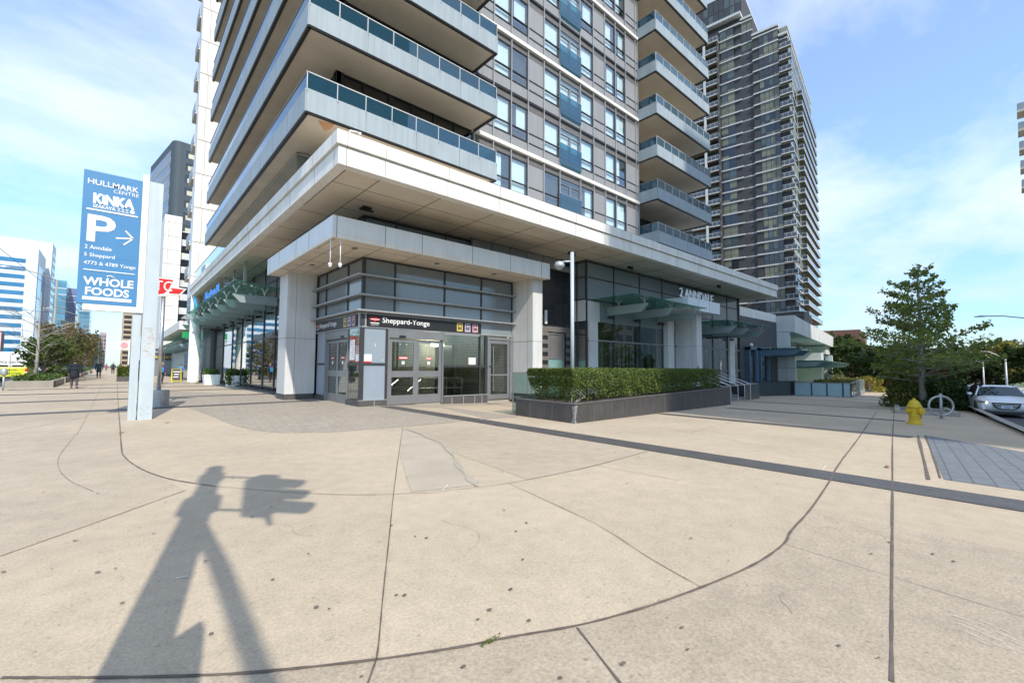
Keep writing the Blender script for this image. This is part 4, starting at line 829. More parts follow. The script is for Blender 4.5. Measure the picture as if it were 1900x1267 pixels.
def retail(TB):
    rt_ = thing('retail_pavilion', 'white stone shop pavilion with long fascia and glass canopy further down the side street', 'building', (50.3, 14.4, -1.05))
    mb = MB(TB); mb.box(-.05,40,-.05,.4,5.15,6.85,0); mb.box(-.05,.35,.4,7,3.7,6.85,0); mb.box(.35,40,.4,7,5.3,6.6,0)
    for y in (2.2,4.4): mb.box(-.055,-.04,y-.02,y+.02,3.7,6.84,1)
    for z in (5.2,): mb.box(-.056,-.04,0,7,z-.02,z+.02,1)
    for x in (5,10,15,20,25,30,35): mb.box(x-.02,x+.02,-.056,-.04,5.16,6.84,1)
    mb.box(33,40,.5,6,3.9,5.15,0)
    mb.build('fascia', [M['stoneg'], M['seam']], rt_)
    mb = MB(TB); mb.box(0,.7,0,3.8,-1.6,3.7,0); mb.box(-.01,.71,-.01,3.81,1.6,1.63,1)
    for y in (.8,2.6): mb.box(-.01,.0,y-.012,y+.012,-1.6,3.7,1)
    mb.build('corner_pier', [M['stoneg'], M['seam']], rt_)
    for xa, xb in ((24,26.5),(38.5,40)): mb = MB(TB); mb.box(xa,xb,.2,3.8,-1.7,3.8); mb.build('stone_pier', M['stoneg'], rt_)
    g_ = MB(TB); g_.box(.7,24,3.2,3.25,-1.6,5.2); g_.box(26.5,38.5,3.2,3.25,-1.6,5.2); g_.build('shop_glass', M['gstore'], rt_)
    f_ = MB(TB)
    for x in np.arange(1.5,38,1.9): f_.box(x-.04,x+.04,3.14,3.3,-1.6,5.2)
    for z in (1.3,3.0): f_.box(.7,38,3.15,3.29,z,z+.08)
    f_.build('frame', M['mull'], rt_)
    b_ = MB(TB); b_.box(1,38,6,6.2,-1.6,5); b_.build('back_wall', M['room'], rt_)
    n_ = MB(TB); n_.box(25.2,25.9,-.35,-.29,-.5,3.2); n_.build('blue_banner', mat('banner_blue', (.03,.16,.42), .5), rt_)
    b_ = MB(TB); b_.box(3.0,5.4,1.8,1.9,-.9,1.2,0); b_.box(3.8,4.9,1.785,1.8,-.6,.55,1); hb = b_.build('hoarding_board', [mat('plywood', (.42,.30,.17), .7, var=.1, scale=4), M['black']], rt_)
    for z, w in ((.3,.6),(.05,.4),(-.25,.55)): 
        b_ = MB(TB); b_.box(4.35-w/2,4.35+w/2,1.775,1.783,z,z+.1); b_.build('board_mark', M['white'], hb)
    # canopies of this pavilion
    for nm, x0, x1, zc, y0, lb_ in (('a',-5.5,.6,3.35,-1.4,'short blue green glass canopy in front of the white corner pier'),('b',1.2,38,2.35,-2.2,'long low glass canopy along the shop pavilion over its glass terrace')):
        t = thing('glass_canopy', lb_, 'canopy', tuple(TB @ Vector((x0,2,zc))), 'glass canopies along the street fronts')
        g_ = MB(TB); g_.box(x0,x1,y0,2.6,zc,zc+.03); g_.build('glass_sheet', M['gcan'], t)
        for x in np.arange(x0+.3, x1, 2.4):
            f_ = MB(TB); f_.extr([(x-.05,2.7,zc-.05),(x-.05,2.7,zc-.75),(x-.05,y0+.7,zc-.55),(x-.05,y0+.1,zc-.12)], TB.to_3x3() @ Vector((0,0,0)) if False else (.1,0,0)); f_.build('fin_beam', bf if nm == 'a' else MATS['fin_paint'], t)
            s_ = MB(TB); 
            for q in (y0+.2, 1.2): s_.ball((x,q,zc+.02), .07, 4)
            s_.build('spider_fitting', M['steel'], t)
    # terrace guard of frosted glass
    tg = thing('terrace_screen', 'pale blue glass terrace screen with dark posts in front of the shop pavilion', 'glass screen', tuple(TB @ Vector((0,-4,-1.1))))
    fg = mat('frosted_blue_glass', (.36,.52,.55), .12, var=.05, scale=1)
    z0, z1 = -.98, .2
    for a, b in ((0,-1.35),(-1.45,-2.55),(-2.65,-3.75),(-3.85,-4.35)):
        g_ = MB(TB); g_.box(-.95,-.93,b,a,z0,z1); g_.build('glass_panel', fg, tg)
    for y in (0.0,-1.4,-2.6,-3.8,-4.38): g_ = MB(TB); g_.box(-1.0,-.88,y-.05,y+.05,z0-.1,z1+.02); g_.build('screen_post', M['frame'], tg)
    x = -.9
    while x < 22:
        g_ = MB(TB); zz_ = -.026*(x+1)*.0; g_.box(x,x+2.3,-4.42,-4.40,z0-.026*x*.6,z1-.0); g_.build('glass_panel', M['gclear'], tg)
        g_ = MB(TB); g_.box(x+2.32,x+2.38,-4.45,-4.37,z0-.6,z1); g_.build('screen_post', M['lamp'], tg); x += 2.4
    g_ = MB(TB); g_.box(-1.0,23,-4.46,-4.34,z1,z1+.05); g_.box(-1,-.88,-4.4,.02,z1+.02,z1+.06); g_.build('cap_rail', M['framel'], tg)
    g_ = MB(TB); g_.box(-1.05,23,-4.5,.1,-1.7,-1.0); g_.build('terrace_base', mat('terrace_stone', (.24,.25,.26), .6, var=.15), tg)
    h = thing('hedge', 'low flat topped yellow green hedge inside the glass terrace screen', 'hedge', tuple(TB @ Vector((3,-2.5,-.9))))
    hx, hy, hz = hedge_pts(5000, 1.5, 21, -4.1, -1.4, -.9, .38)
    P = np.array([tuple(TB @ Vector(q)) for q in zip(hx,hy,hz)]); leaves_mesh('hedge_foliage', P, .12, leafmat('roof_leaf2', (.09,.12,.02), (.28,.24,.05)), h)
TB = Matrix(((EX[0], NX[0], 0, 50.3), (EX[1], NX[1], 0, 14.4), (0, 0, 1, 0), (0, 0, 0, 1)))
retail(TB)
# ------------------------------------------------------------------ pylon sign
py_ = thing('pylon_sign', 'tall blue and white pylon sign on grey steel posts pointing to parking', 'sign', (.55, 15.75, .04))
Y0 = 15.6
mb = MB(); mb.box(.50,.81,Y0,Y0+.42,0,6.55); mb.box(.505,.806,Y0-.004,Y0+.01,.0,.02); mb.build('main_post', M['post'], py_, bev=.008)
mb = MB(); mb.box(.30,.475,Y0+.03,Y0+.36,0,2.9); mb.build('side_post', M['post'], py_, bev=.008)
mb = MB(); rr = random.Random(4)
for i in range(16): z = 1.75+i*.05+rr.uniform(-.02,.02); w = rr.uniform(.08,.28); a = rr.uniform(.51,.80-w); mb.box(a,a+w,Y0-.0025-.0001*i,Y0+.001,z,z+rr.uniform(.012,.04))
mb.build('tape_residue', M['postd'], py_)
mb = MB(); 
for x in (.56,.72): 
    for z in (.36,.18): mb.box(x-.012,x+.012,Y0-.012,Y0,z,z+.024)
mb.build('post_bolt', M['lamp'], py_)
mb = MB(); mb.box(-.68,.38,Y0-.02,Y0+.2,2.90,3.06); mb.box(.36,.50,Y0-.025,Y0+.22,2.905,6.70); fo = mb.build('white_frame', M['white'], py_, bev=.006)
mb = MB(); mb.box(-.80,.36,Y0-.03,Y0+.17,3.06,6.50); pn = mb.build('blue_panel', M['sblue'], py_, bev=.006)
mb = MB()
for z in (5.46,4.28): mb.box(-.80,.36,Y0-.033,Y0,z-.005,z+.005)
mb.build('panel_seam', mat('seam_blue', (.06,.2,.42), .5), pn)
PX0, PW, PZ1, PH = -.80, 1.16, 6.50, 3.44
def pt_(body, u0, u1, f0, f1, bold=0, nm='lettering'): return text(nm, body, (u1-u0)*PW, (f1-f0)*PH, (PX0+u0*PW, Y0-.031, PZ1-f1*PH), (1,0,0), (0,0,1), M['white'], pn, ext=.006, bold=bold)
def bar_(u0, u1, f0, f1, nm='rule'):
    m_ = MB(); m_.box(PX0+u0*PW, PX0+u1*PW, Y0-.042, Y0-.03, PZ1-f1*PH, PZ1-f0*PH); return m_.build(nm, M['white'], pn, bev=.004)
pt_('HULLMARK', .07, .93, .063, .104, .012); pt_('CENTRE', .50, .94, .113, .140)
pt_('KiNKA', .17, .87, .165, .245, .055); pt_('IZAKAYA', .18, .55, .252, .276, .03); 
for u in (.58,.65,.72): bar_(u,u+.05,.252,.258,'glyph'); bar_(u+.01,u+.04,.262,.267,'glyph'); bar_(u,u+.055,.272,.278,'glyph')
m_ = MB(); m_.add([(PX0+.84*PW+.05*math.cos(t), Y0-.036, PZ1-.264*PH+.05*math.sin(t)) for t in np.linspace(0, -2*math.pi, 20)[:-1]][::-1], [tuple(range(19))]); m_.build('glyph', M['white'], pn)
bar_(.07,.94,.288,.300); pt_('P', .10, .57, .332, .535, .02)
m_ = MB()
for a, b in (((.58,.485),(.88,.47)),((.74,.418),(.88,.47)),((.72,.528),(.88,.47))):
    A = Vector((PX0+a[0]*PW,0,PZ1-a[1]*PH)); B = Vector((PX0+b[0]*PW,0,PZ1-b[1]*PH)); d = (B-A).normalized(); n = Vector((-d.z,0,d.x))*.017
    m_.extr([tuple(A+n+Vector((0,Y0-.04,0))), tuple(B+n+Vector((0,Y0-.04,0))), tuple(B-n+Vector((0,Y0-.04,0))), tuple(A-n+Vector((0,Y0-.04,0)))], (0,.008,0))
m_.build('arrow', M['white'], pn)
pt_('2 Anndale', .08, .52, .562, .592, .008); pt_('5 Sheppard', .08, .58, .622, .657, .008); pt_('4773 & 4789 Yonge', .08, .95, .682, .717, .008)
bar_(.08,.94,.745,.752); pt_('WHOLE', .09, .93, .800, .862, .03); pt_('FOODS', .13, .86, .875, .936, .03)
m_ = MB(); m_.tube([(PX0+.50*PW,Y0-.036,PZ1-.805*PH),(PX0+.47*PW,Y0-.036,PZ1-.785*PH),(PX0+.53*PW,Y0-.036,PZ1-.78*PH),(PX0+.60*PW,Y0-.036,PZ1-.79*PH)], [.008,.02,.018,.006], 6); m_.build('leaf_mark', M['white'], pn)
bar_(.09,.91,.947,.972)
# ------------------------------------------------------------------ red transit sign on a steel pole behind the pylon
tp = thing('transit_sign', 'red transit sign with white monogram on a steel pole behind the pylon', 'sign', (1.2, 20.3, .05))
mb = MB(); mb.tube([(1.2,20.3,.05),(1.2,20.3,4.5)], .065, 14); mb.build('pole', M['steel'], tp, smooth=True)
mb = MB(); mb.lathe([(.28,0),(.28,.55),(.26,.57)], (1.24,20.3,.06), 20); mb.lathe([(.42,0),(.42,.05)], (1.24,20.3,.03), 20); mb.build('pole_base', M['galv'], tp, smooth=False)
def sg(pts, y0, y1): 
    m_ = MB(); m_.extr([(x,y0,z) for x,z in pts], (0,y1-y0,0)); return m_
sh = [(.3,4.66),(1.53,4.64),(1.45,4.44),(1.56,4.47),(1.49,4.34),(1.86,4.33),(1.68,4.07),(1.40,4.05),(1.22,3.98),(.9,3.96),(.5,4.05),(.3,4.3)]
sh2 = [(.34,4.62),(1.45,4.60),(1.32,4.22),(1.2,4.08),(.95,4.01),(.55,4.09),(.34,4.32)]
sh3 = [(1.40,4.30),(1.78,4.29),(1.65,4.11),(1.34,4.10)]
bs = sg(sh, 20.2, 20.4).build('sign_board', M['white'], tp); sg(sh2, 20.19, 20.41).build('red_field', M['red'], bs); sg(sh3, 20.19, 20.41).build('red_wing', M['red'], bs)
text('monogram', 'TC', .50, .36, (.93,20.186,4.17), (1,0,0), (0,0,1), M['white'], bs, bold=.0)
# ------------------------------------------------------------------ people
def person(label, loc, face, h=1.72, coat=(.02,.022,.03), trousers=(.03,.03,.035), hair=(.03,.02,.015), stride=.22, coat_len=.50, bag=None, group=None, hat=None, bend=.0, arms=(.12,-.12), simple=False):
    """standing/walking figure built facing -Y then turned: face = heading angle (radians, 0 = towards -Y)"""
    k = h/1.75
    s, b = stride, bend
    hipz = .92
    def N(x,y,z,r,r2=None): return (x*k, (y-b*max(0,z-hipz))*k, z*k, r*k, (r2 or r)*k)
    nodes = [N(0,0,.95,.125,.10), N(0,0,1.12,.115,.09), N(0,0,1.30,.14,.10), N(0,0,1.43,.12,.085), N(0,-.01,1.52,.052), N(0,-.02,1.60,.075,.085), N(0,-.02,1.70,.075,.085),
             N(.10,0,.88,.085), N(.11,-s*.5,.50,.058), N(.11,-s+.12*(s>.1),.09,.040), N(.12,-s-.10,.04,.034),
             N(-.10,0,.88,.085), N(-.11,s*.35,.50,.058), N(-.11,s+.05,.10,.040), N(-.12,s-.05,.04,.034),
             N(.20,0,1.40,.056), N(.25,arms[0]*.3,1.12,.043), N(.26,-abs(arms[0]),.90,.033), N(.26,-abs(arms[0])-.03,.80,.034),
             N(-.20,0,1.40,.056), N(-.25,arms[1]*-.3,1.12,.043), N(-.26,arms[1]*-.4,.88,.033), N(-.26,arms[1]*-.5,.78,.034)]
    edges = [(0,1),(1,2),(2,3),(3,4),(4,5),(5,6),(0,7),(7,8),(8,9),(9,10),(0,11),(11,12),(12,13),(13,14),(3,15),(15,16),(16,17),(17,18),(3,19),(19,20),(20,21),(21,22)]
    o = skinned('person', nodes, edges, M['skin']); tag(o, label, 'person', group)
    cm = mat('cloth_%d_%d_%d' % tuple(int(c*255) for c in coat), coat, .9, var=.15, scale=9); tm = mat('cloth_%d_%d_%d' % tuple(int(c*255) for c in trousers), trousers, .9, var=.15, scale=9)
    G = 1.22
    cz = 1.0-coat_len*.62
    cn = [N(0,0,1.0,.16,.125), N(0,0,1.14,.15,.12), N(0,0,1.31,.175,.125), N(0,0,1.45,.13,.10), N(0,.005,1.52,.07), N(.205,0,1.40,.075), N(.26,arms[0]*.3,1.12,.062), N(.265,-abs(arms[0])*.95,.91,.05), N(-.205,0,1.40,.075), N(-.26,arms[1]*-.3,1.12,.062), N(-.265,arms[1]*-.38,.89,.05)]
    ce = [(0,1),(1,2),(2,3),(3,4),(3,5),(5,6),(6,7),(3,8),(8,9),(9,10)]
    if coat_len > .2: cn.append(N(0,0,cz,.19,.17)); ce.append((0,11))
    skinned('jacket', cn, ce, cm, o)
    if coat_len > .4:
        m_ = MB(); m_.lathe([(.215*k,0),(.21*k,.12*k),(.19*k,.3*k),(.16*k,.46*k)], (0,0,cz*k-.02), 16); m_.v = [(x, y*.78, z) for x, y, z in m_.v]; m_.build('coat_tail', cm, o, smooth=True)
    tn = [N(0,0,.96,.13,.11), N(.10,0,.86,.10), N(.11,-s*.5,.50,.075), N(.11,-s+.12*(s>.1),.10,.062), N(-.10,0,.86,.10), N(-.11,s*.35,.50,.075), N(-.11,s+.05,.11,.062)]
    skinned('trousers', tn, [(0,1),(1,2),(2,3),(0,4),(4,5),(5,6)], tm, o)
    for x, y in ((.115,-s),(-.115,s-.0)):
        m_ = MB(); c = N(x, y, .05, 0); m_.lathe([(.03*k,-.045*k),(.055*k,-.03*k),(.05*k,.02*k),(.03*k,.05*k)], (0,0,0), 10); m_.v = [(c[0]+a, c[1]-.03*k+b_*2.3, c[2]+d) for a,b_,d in m_.v]; m_.build('shoe', M['black'], o, smooth=True)
    c = N(0,.015,1.665,0); m_ = MB(); m_.ball((0,0,0), .098*k, 8, sz=1.08); m_.v = [(c[0]+a, c[1]+.012*k+b_*1.05, c[2]+d) for a,b_,d in m_.v if True]
    hm = mat('hair_%d' % int(sum(hair)*1000), hair, .8, var=.2, scale=30); m_.v = [(a, b_ if d > c[2]-.02*k or b_ > c[1] else c[1]+.01, d) for a,b_,d in m_.v]; m_.build('hair', hm, o, smooth=True)
    if hat:
        m_ = MB(); m_.lathe([(.13*k,.06*k),(.135*k,.07*k),(.105*k,.075*k),(.10*k,.15*k),(.06*k,.175*k)], (c[0],c[1],c[2]), 14); m_.build('hat', mat('hat_%d' % int(sum(hat)*1000), hat, .9), o, smooth=True)
    if not simple:
        f_ = MB(); hc = N(0,-.02,1.64,0)
        for x in (-.032,.032): f_.ball((hc[0]+x*k, hc[1]-.078*k, hc[2]+.015*k), .011*k, 4)
        f_.box(hc[0]-.025*k,hc[0]+.025*k,hc[1]-.088*k,hc[1]-.07*k,hc[2]-.055*k,hc[2]-.046*k); f_.build('facial_features', M['black'], o)
        f_ = MB(); f_.tube([(hc[0],hc[1]-.082*k,hc[2]+.01*k),(hc[0],hc[1]-.105*k,hc[2]-.02*k)], [.008*k,.014*k], 6)
        for x in (-.082,.082): f_.ball((hc[0]+x*k,hc[1]+.0,hc[2]), .022*k, 5)
        f_.build('nose_and_ears', M['skin'], o)
        for i in (18, 22):
            n = nodes[i]
            for q in range(4):
                f_ = MB(); xx = n[0]; yy = n[1]+(q-1.5)*.019*k; l = (.055,.068,.072,.06)[q]*k
                f_.tube([(xx,yy,n[2]-.01*k),(xx+.006*(1 if i==22 else -1),yy,n[2]-.02*k-l*.5),(xx+.018*(1 if i==22 else -1),yy,n[2]-.02*k-l)], [.011*k,.0095*k,.007*k], 6); f_.build('finger', M['skin'], o, smooth=True)
            f_ = MB(); f_.tube([(n[0],n[1]-.03*k,n[2]+.02*k),(n[0]+.01*(1 if i==22 else -1),n[1]-.058*k,n[2]-.01*k),(n[0]+.012*(1 if i==22 else -1),n[1]-.062*k,n[2]-.04*k)], [.012*k,.011*k,.008*k], 6); f_.build('thumb', M['skin'], o, smooth=True)
    if bag:
        m_ = MB(); m_.box(-.20*k,.20*k,.10*k,.26*k,.95*k,1.38*k); m_.build('backpack', mat('bag_%d' % int(sum(bag)*1000), bag, .8), o, bev=.05)
    o.location = loc; o.rotation_euler = (0,0,face); return o
person('person in long dark coat and grey trousers walking away past the concrete planters', (-1.81,38.04,gz(-1.81,38)), math.pi*1.02, 1.74, (.012,.016,.028), (.075,.06,.07), coat_len=.55, stride=.20, hat=None, bend=.10)
person('person in purple jacket with turquoise bag walking near the round column', (2.68,43.1,gz(2.68,43.1)), math.pi*.9, 1.60, (.085,.03,.14), (.03,.025,.035), hair=(.45,.33,.22), coat_len=.30, stride=.24, bag=(.03,.25,.36), bend=.18)
person('person in blue top sitting low behind the yellow framed board', (4.75,53,gz(4.75,53)), 0, 1.55, (.10,.25,.5), (.03,.03,.04), coat_len=.2, stride=.05, simple=True)
far = [(-1.2,62,'person in black jacket standing by the last concrete planter',(.015,.03,.05)),(-.2,92,'distant person in dark clothes walking left of the hedge box',(.02,.02,.03)),(.7,104,'distant person walking up the avenue, second left of the hedge box',(.04,.03,.03)),(1.6,84,'person in black walking just left of the small hedge box',(.02,.02,.025)),(-1.6,150,'tiny figure in pink far up the avenue pavement',(.3,.08,.14))]
for x, y, lb_, c in far: person(lb_, (x,y,gz(x,y)), math.pi*random.choice((0,1)), 1.72, c, (.05,.05,.07), simple=True, group='people far up the avenue')
for x, y, lb_, c, tcol in ((85.4,14.8,'distant person in brown walking down the side street by the terrace screen',(.14,.09,.05),(.06,.10,.22)),(86.8,12.7,'distant person in dark top and pale jeans at the end of the side street pavement',(.03,.03,.04),(.25,.3,.4))):
    person(lb_, (x,y,gz(x,y)), R(80), 1.72, c, tcol, simple=True, group='people on the side street')
# ------------------------------------------------------------------ things along the avenue pavement
for i, (x, y, lb_) in enumerate(((6.35,36.6,'nearer white tapered planter with trailing ivy by the shopfront'),(5.5,40.5,'further white tapered planter behind the ivy one'))):
    p = thing('white_planter', lb_, 'planter', (x,y,gz(x,y)), 'white planters by the shopfront')
    mb = MB(); z = gz(x,y); w, t = .46, .52
    mb.add([(x-w,y-w,z),(x+w,y-w,z),(x+w,y+w,z),(x-w,y+w,z),(x-t,y-t,z+.78),(x+t,y-t,z+.78),(x+t,y+t,z+.78),(x-t,y+t,z+.78)], [(0,3,2,1),(0,1,5,4),(1,2,6,5),(2,3,7,6),(3,0,4,7),(4,5,6,7)]); mb.build('pot', M['white'], p, bev=.015)
    P = np.stack([rng.uniform(x-.5,x+.5,900), rng.uniform(y-.5,y+.5,900), z+.78+np.abs(rng.normal(.12,.13,900))],1)
    if i == 0: P = np.concatenate([P, np.stack([rng.normal(x-.42,.12,260), rng.normal(y-.5,.08,260), z+rng.uniform(.15,1.0,260)],1)])
    leaves_mesh('foliage', P, .07, leafmat('planter_leaf', (.03,.08,.015), (.12,.20,.03)), p)
ab = thing('sandwich_board', 'yellow framed chalk sandwich board standing on the pavers', 'sign board', (4.0,47.8,gz(4,47.8)))
mb = MB(); z = gz(4,47.8); 
for s_ in (-1,1):
    for x in (3.66,4.28): mb.tube([(x,47.8+s_*.3,z),(x,47.8,z+1.1)], .035, 4)
    mb.tube([(3.66,47.8,z+1.1),(4.28,47.8,z+1.1)], .035, 4); mb.tube([(3.66,47.8+s_*.28,z+.1),(4.28,47.8+s_*.28,z+.1)], .035, 4)
mb.build('yellow_frame', mat('board_yellow', (.75,.60,.02), .5), ab)
for s_ in (-1,1):
    mb = MB(); mb.quad((3.68,47.8+s_*.28,z+.1),(4.26,47.8+s_*.28,z+.1),(4.26,47.8+s_*.01,z+1.08),(3.68,47.8+s_*.01,z+1.08)); mb.build('board', M['black'], ab)
    mb = MB(); 
    for q, (a, b) in enumerate(((3.75,4.2),(3.8,4.15),(3.75,4.1))): f = .75-.22*q; yy = 47.8+s_*(.30-.29*f); mb.quad((a,yy,z+.1+f),(b,yy,z+.1+f),(b,yy-.02*s_,z+.1+f+.06),(a,yy-.02*s_,z+.1+f+.06))
    mb.build('chalk_line', M['white'], ab)
col = thing('round_column', 'round white column holding up the far end of the podium slab', 'column', (4.75,44.2,gz(4.8,44)))
mb = MB(); mb.lathe([(.40,0),(.40,.28),(.39,.29),(.39,7.15)], (4.78,44.3,gz(4.8,44)), 28); mb.build('shaft', M['stone'], col, smooth=False)
for v in col.children[0].data.polygons: v.use_smooth = abs(v.normal.z) < .5
hb = thing('hedge_box', 'small dark planter box with clipped hedge behind the pylon sign', 'planter', (.65,50.5,gz(.6,50)))
mb = MB(); z = gz(.6,50); mb.box(.15,1.9,50,51.4,z-.05,z+.42); mb.build('planter_box', M['gran'], hb, bev=.02)
X, Y, Z = hedge_pts(3500, .18, 1.87, 50.03, 51.37, z+.42, z+1.25); leaves_mesh('foliage', np.stack([X,Y,Z],1), .07, leafmat('hedge_leaf', (0,0,0), (0,0,0)), hb)
mt = thing('parking_meter', 'grey parking meter post at the kerb left of the walking person', 'parking meter', (-4.5,36.6,gz(-4.5,36.6)))
mb = MB(); z = gz(-4.5,36.6); mb.tube([(-4.5,36.6,z),(-4.5,36.6,z+.85)], .045, 8); mb.lathe([(.10,0),(.14,.05),(.14,.3),(.05,.4)], (-4.5,36.6,z+.82), 12); mb.build('meter', M['lamp'], mt, smooth=True)
# concrete planters, shrubs and bare tree along the kerb
def kplanter(lb_, x0, x1, y0, y1, h=.42):
    t = thing('concrete_planter', lb_, 'planter', ((x0+x1)/2,(y0+y1)/2,gz(x0,y0)), 'low concrete planters along the kerb')
    z = gz(x0,y0); m_ = MB()
    m_.box(x0,x1,y0,y0+.25,z-.05,z+h); m_.box(x0,x1,y1-.25,y1,z-.05,z+h); m_.box(x0,x0+.25,y0+.25,y1-.25,z-.05,z+h); m_.box(x1-.25,x1,y0+.25,y1-.25,z-.05,z+h); m_.build('planter_wall', M['kerb'], t, bev=.02)
    m_ = MB(); m_.box(x0+.25,x1-.25,y0+.25,y1-.25,z,z+h-.08); m_.build('soil', M['soil'], t)
    m_ = MB(); m_.box(x1-.02,x1+.012,y0+.3,y0+1.5,z+.06,z+h-.05); m_.build('dark_inset', M['gran'], t)
    n = int((y1-y0)*170); leaves_mesh('ground_cover', np.stack([rng.uniform(x0+.2,x1-.2,n), rng.uniform(y0+.2,y1-.2,n), z+h+np.abs(rng.normal(.08,.12,n))],1), .10, leafmat('cover_leaf', (.03,.075,.015), (.13,.19,.04)), t)
for i, (ya, yb) in enumerate(((39.6,47.5),(48.6,56),(57.2,65),(67,75),(78,88),(92,104))):
    kplanter(['first concrete kerb planter, nearest, left of the walking person','second concrete kerb planter, behind the person in the dark coat','third concrete kerb planter up the avenue','fourth concrete kerb planter up the avenue','fifth concrete kerb planter up the avenue','furthest concrete kerb planter up the avenue'][i], -4.85, -2.8, ya, yb)
def tree(name, label, base, h, crown, nl, ls, lm, trunk_r=.12, bark='bark', group=None, z0f=.25, nb=14, shape='round', cat='tree', seed=0, stems=1):
    r_ = random.Random(seed); g_ = np.random.default_rng(seed)
    t = thing(name, label, cat, base, group); B = Vector(base); tips = []
    mb = MB()
    for s in range(stems):
        a0 = r_.uniform(0,6.28); lean = 0 if stems == 1 else r_.uniform(.1,.35)
        top = B+Vector((math.cos(a0)*lean*h*.5, math.sin(a0)*lean*h*.5, h*.82)); pts = [B, B.lerp(top,.35)+Vector((r_.uniform(-.04,.04)*h*.3,)*2+(0,)), B.lerp(top,.7), top]
        mb.tube(pts, [trunk_r*(1 if stems == 1 else .55), trunk_r*.75*(1 if stems == 1 else .6), trunk_r*.4, trunk_r*.12], 8)
        for i in range(nb):
            f = z0f+(1-z0f)*((i+.5)/nb)**.9; a = r_.uniform(0,6.283); st_ = B.lerp(top, min(.98, f*.85))
            if shape == 'cone': Lb = crown*(1.06-f)*r_.uniform(.75,1.12)
            elif shape == 'col': Lb = crown*(.5+.5*math.sin(math.pi*min(1,f)))*r_.uniform(.7,1)
            else: Lb = crown*math.sqrt(max(.08, 1-((f-.55)/.55)**2))*r_.uniform(.7,1.1)
            d = Vector((math.cos(a), math.sin(a), r_.uniform(.0,.28) if shape == 'cone' else r_.uniform(.15,.7))).normalized(); mid = st_+d*Lb*.5+Vector((0,0,r_.uniform(-.04,.06)*Lb)); en = st_+d*Lb
            mb.tube([st_, mid, en], [trunk_r*.32*(1.1-f), trunk_r*.18*(1.1-f)+.006, .006], 5, caps=False)
            tips.append((st_, mid, en, Lb))
            for q in range(2):
                d2 = (d+Vector((r_.uniform(-.8,.8), r_.uniform(-.8,.8), r_.uniform(-.2,.3)))).normalized(); e2 = mid+d2*Lb*.45; mb.tube([mid, e2], [.012+trunk_r*.06, .005], 4, caps=False); tips.append((mid, mid.lerp(e2,.6), e2, Lb*.5))
    mb.build('trunk', M[bark], t, smooth=True)
    if nl:
        w = np.array([x[3] for x in tips]); n = np.maximum(8, (nl*w/w.sum()).astype(int)); out = []
        for (a, m_, e, Lb), c in zip(tips, n):
            f = g_.uniform(.25,1.05,c)**.8; A, Mm, E_ = map(np.array, (a,m_,e)); P = np.where((f<.5)[:,None], A+(Mm-A)*(f*2)[:,None], Mm+(E_-Mm)*(f*2-1)[:,None]); sd = (.07 if shape == 'cone' else .16)*max(Lb,.6)
            cl = g_.normal(0, sd, (max(2,c//14),3)); P = P+cl[g_.integers(0,len(cl),c)]*np.array([1,1,.5 if shape == 'cone' else .8])+g_.normal(0,sd*.35,(c,3)); out.append(P)
        leaves_mesh('crown', np.concatenate(out), ls, lm, t, flat=.4)
    return t
lg = leafmat('green_leaf', (.045,.085,.018), (.14,.19,.035), .45); lo_ = leafmat('olive_leaf', (.08,.10,.026), (.21,.19,.05), .45); lr = leafmat('russet_leaf', (.11,.095,.045), (.26,.19,.075), .45); ld_ = leafmat('deep_leaf', (.03,.065,.016), (.09,.14,.028), .4); ly = leafmat('gold_leaf', (.16,.15,.02), (.36,.30,.04))
tree('bare_tree', 'leafless pale street tree rising from the first concrete planter', (-4.1,45.5,.4), 7.6, 2.6, 0, .1, lg, .11, 'barkl', None, .3, 20, seed=3)
for i, (x, y, h, c, lm_, lb_) in enumerate(((-4.3,51,3.6,2.0,lg,'low spreading green tree behind the bare street tree'),(-3.6,55,4.6,2.2,lo_,'olive green tree over the second kerb planter'),(-4.0,61,6.4,2.5,lr,'tall russet leaved tree over the kerb planters'),(-3.4,68,6.6,2.6,lr,'second russet tree, right of the tall one'),(-3.3,77,5.4,2.3,lo_,'orange tinged tree furthest up the kerb planters'))):
    tree('street_tree', lb_, (x,y,.5), h, c, 1900, .125, lm_, .10, 'bark', 'trees along the avenue kerb', .12, 16, seed=20+i, stems=2)
# ------------------------------------------------------------------ vehicles
def wheel(parent, x, y, r=.33, w=.21):
    m_ = MB(); m_.lathe([(r*.62,-w/2),(r*.93,-w/2),(r,-w*.3),(r,w*.3),(r*.93,w/2),(r*.62,w/2)], (0,0,0), 20); m_.v = [(x+a, y+c, r+b) for a,b,c in m_.v]; wo = m_.build('wheel', M['tyre'], parent, smooth=False)
    m_ = MB(); s = 1 if y > 0 else -1
    m_.lathe([(r*.64,0),(r*.64,.02),(r*.5,.0)], (0,0,0), 20); 
    for k in range(5):
        a = 6.283*k/5; m_.add([(math.cos(a+t)*q, math.sin(a+t)*q, .03) for t,q in ((-.5,.06),(.5,.06),(.16,r*.62),(-.16,r*.62))], [(0,1,2,3)])
    m_.v = [(x+a, y+s*(w/2-.03)+s*c, r+b) for a,b,c in m_.v]; m_.build('rim', M['steel'], wo)
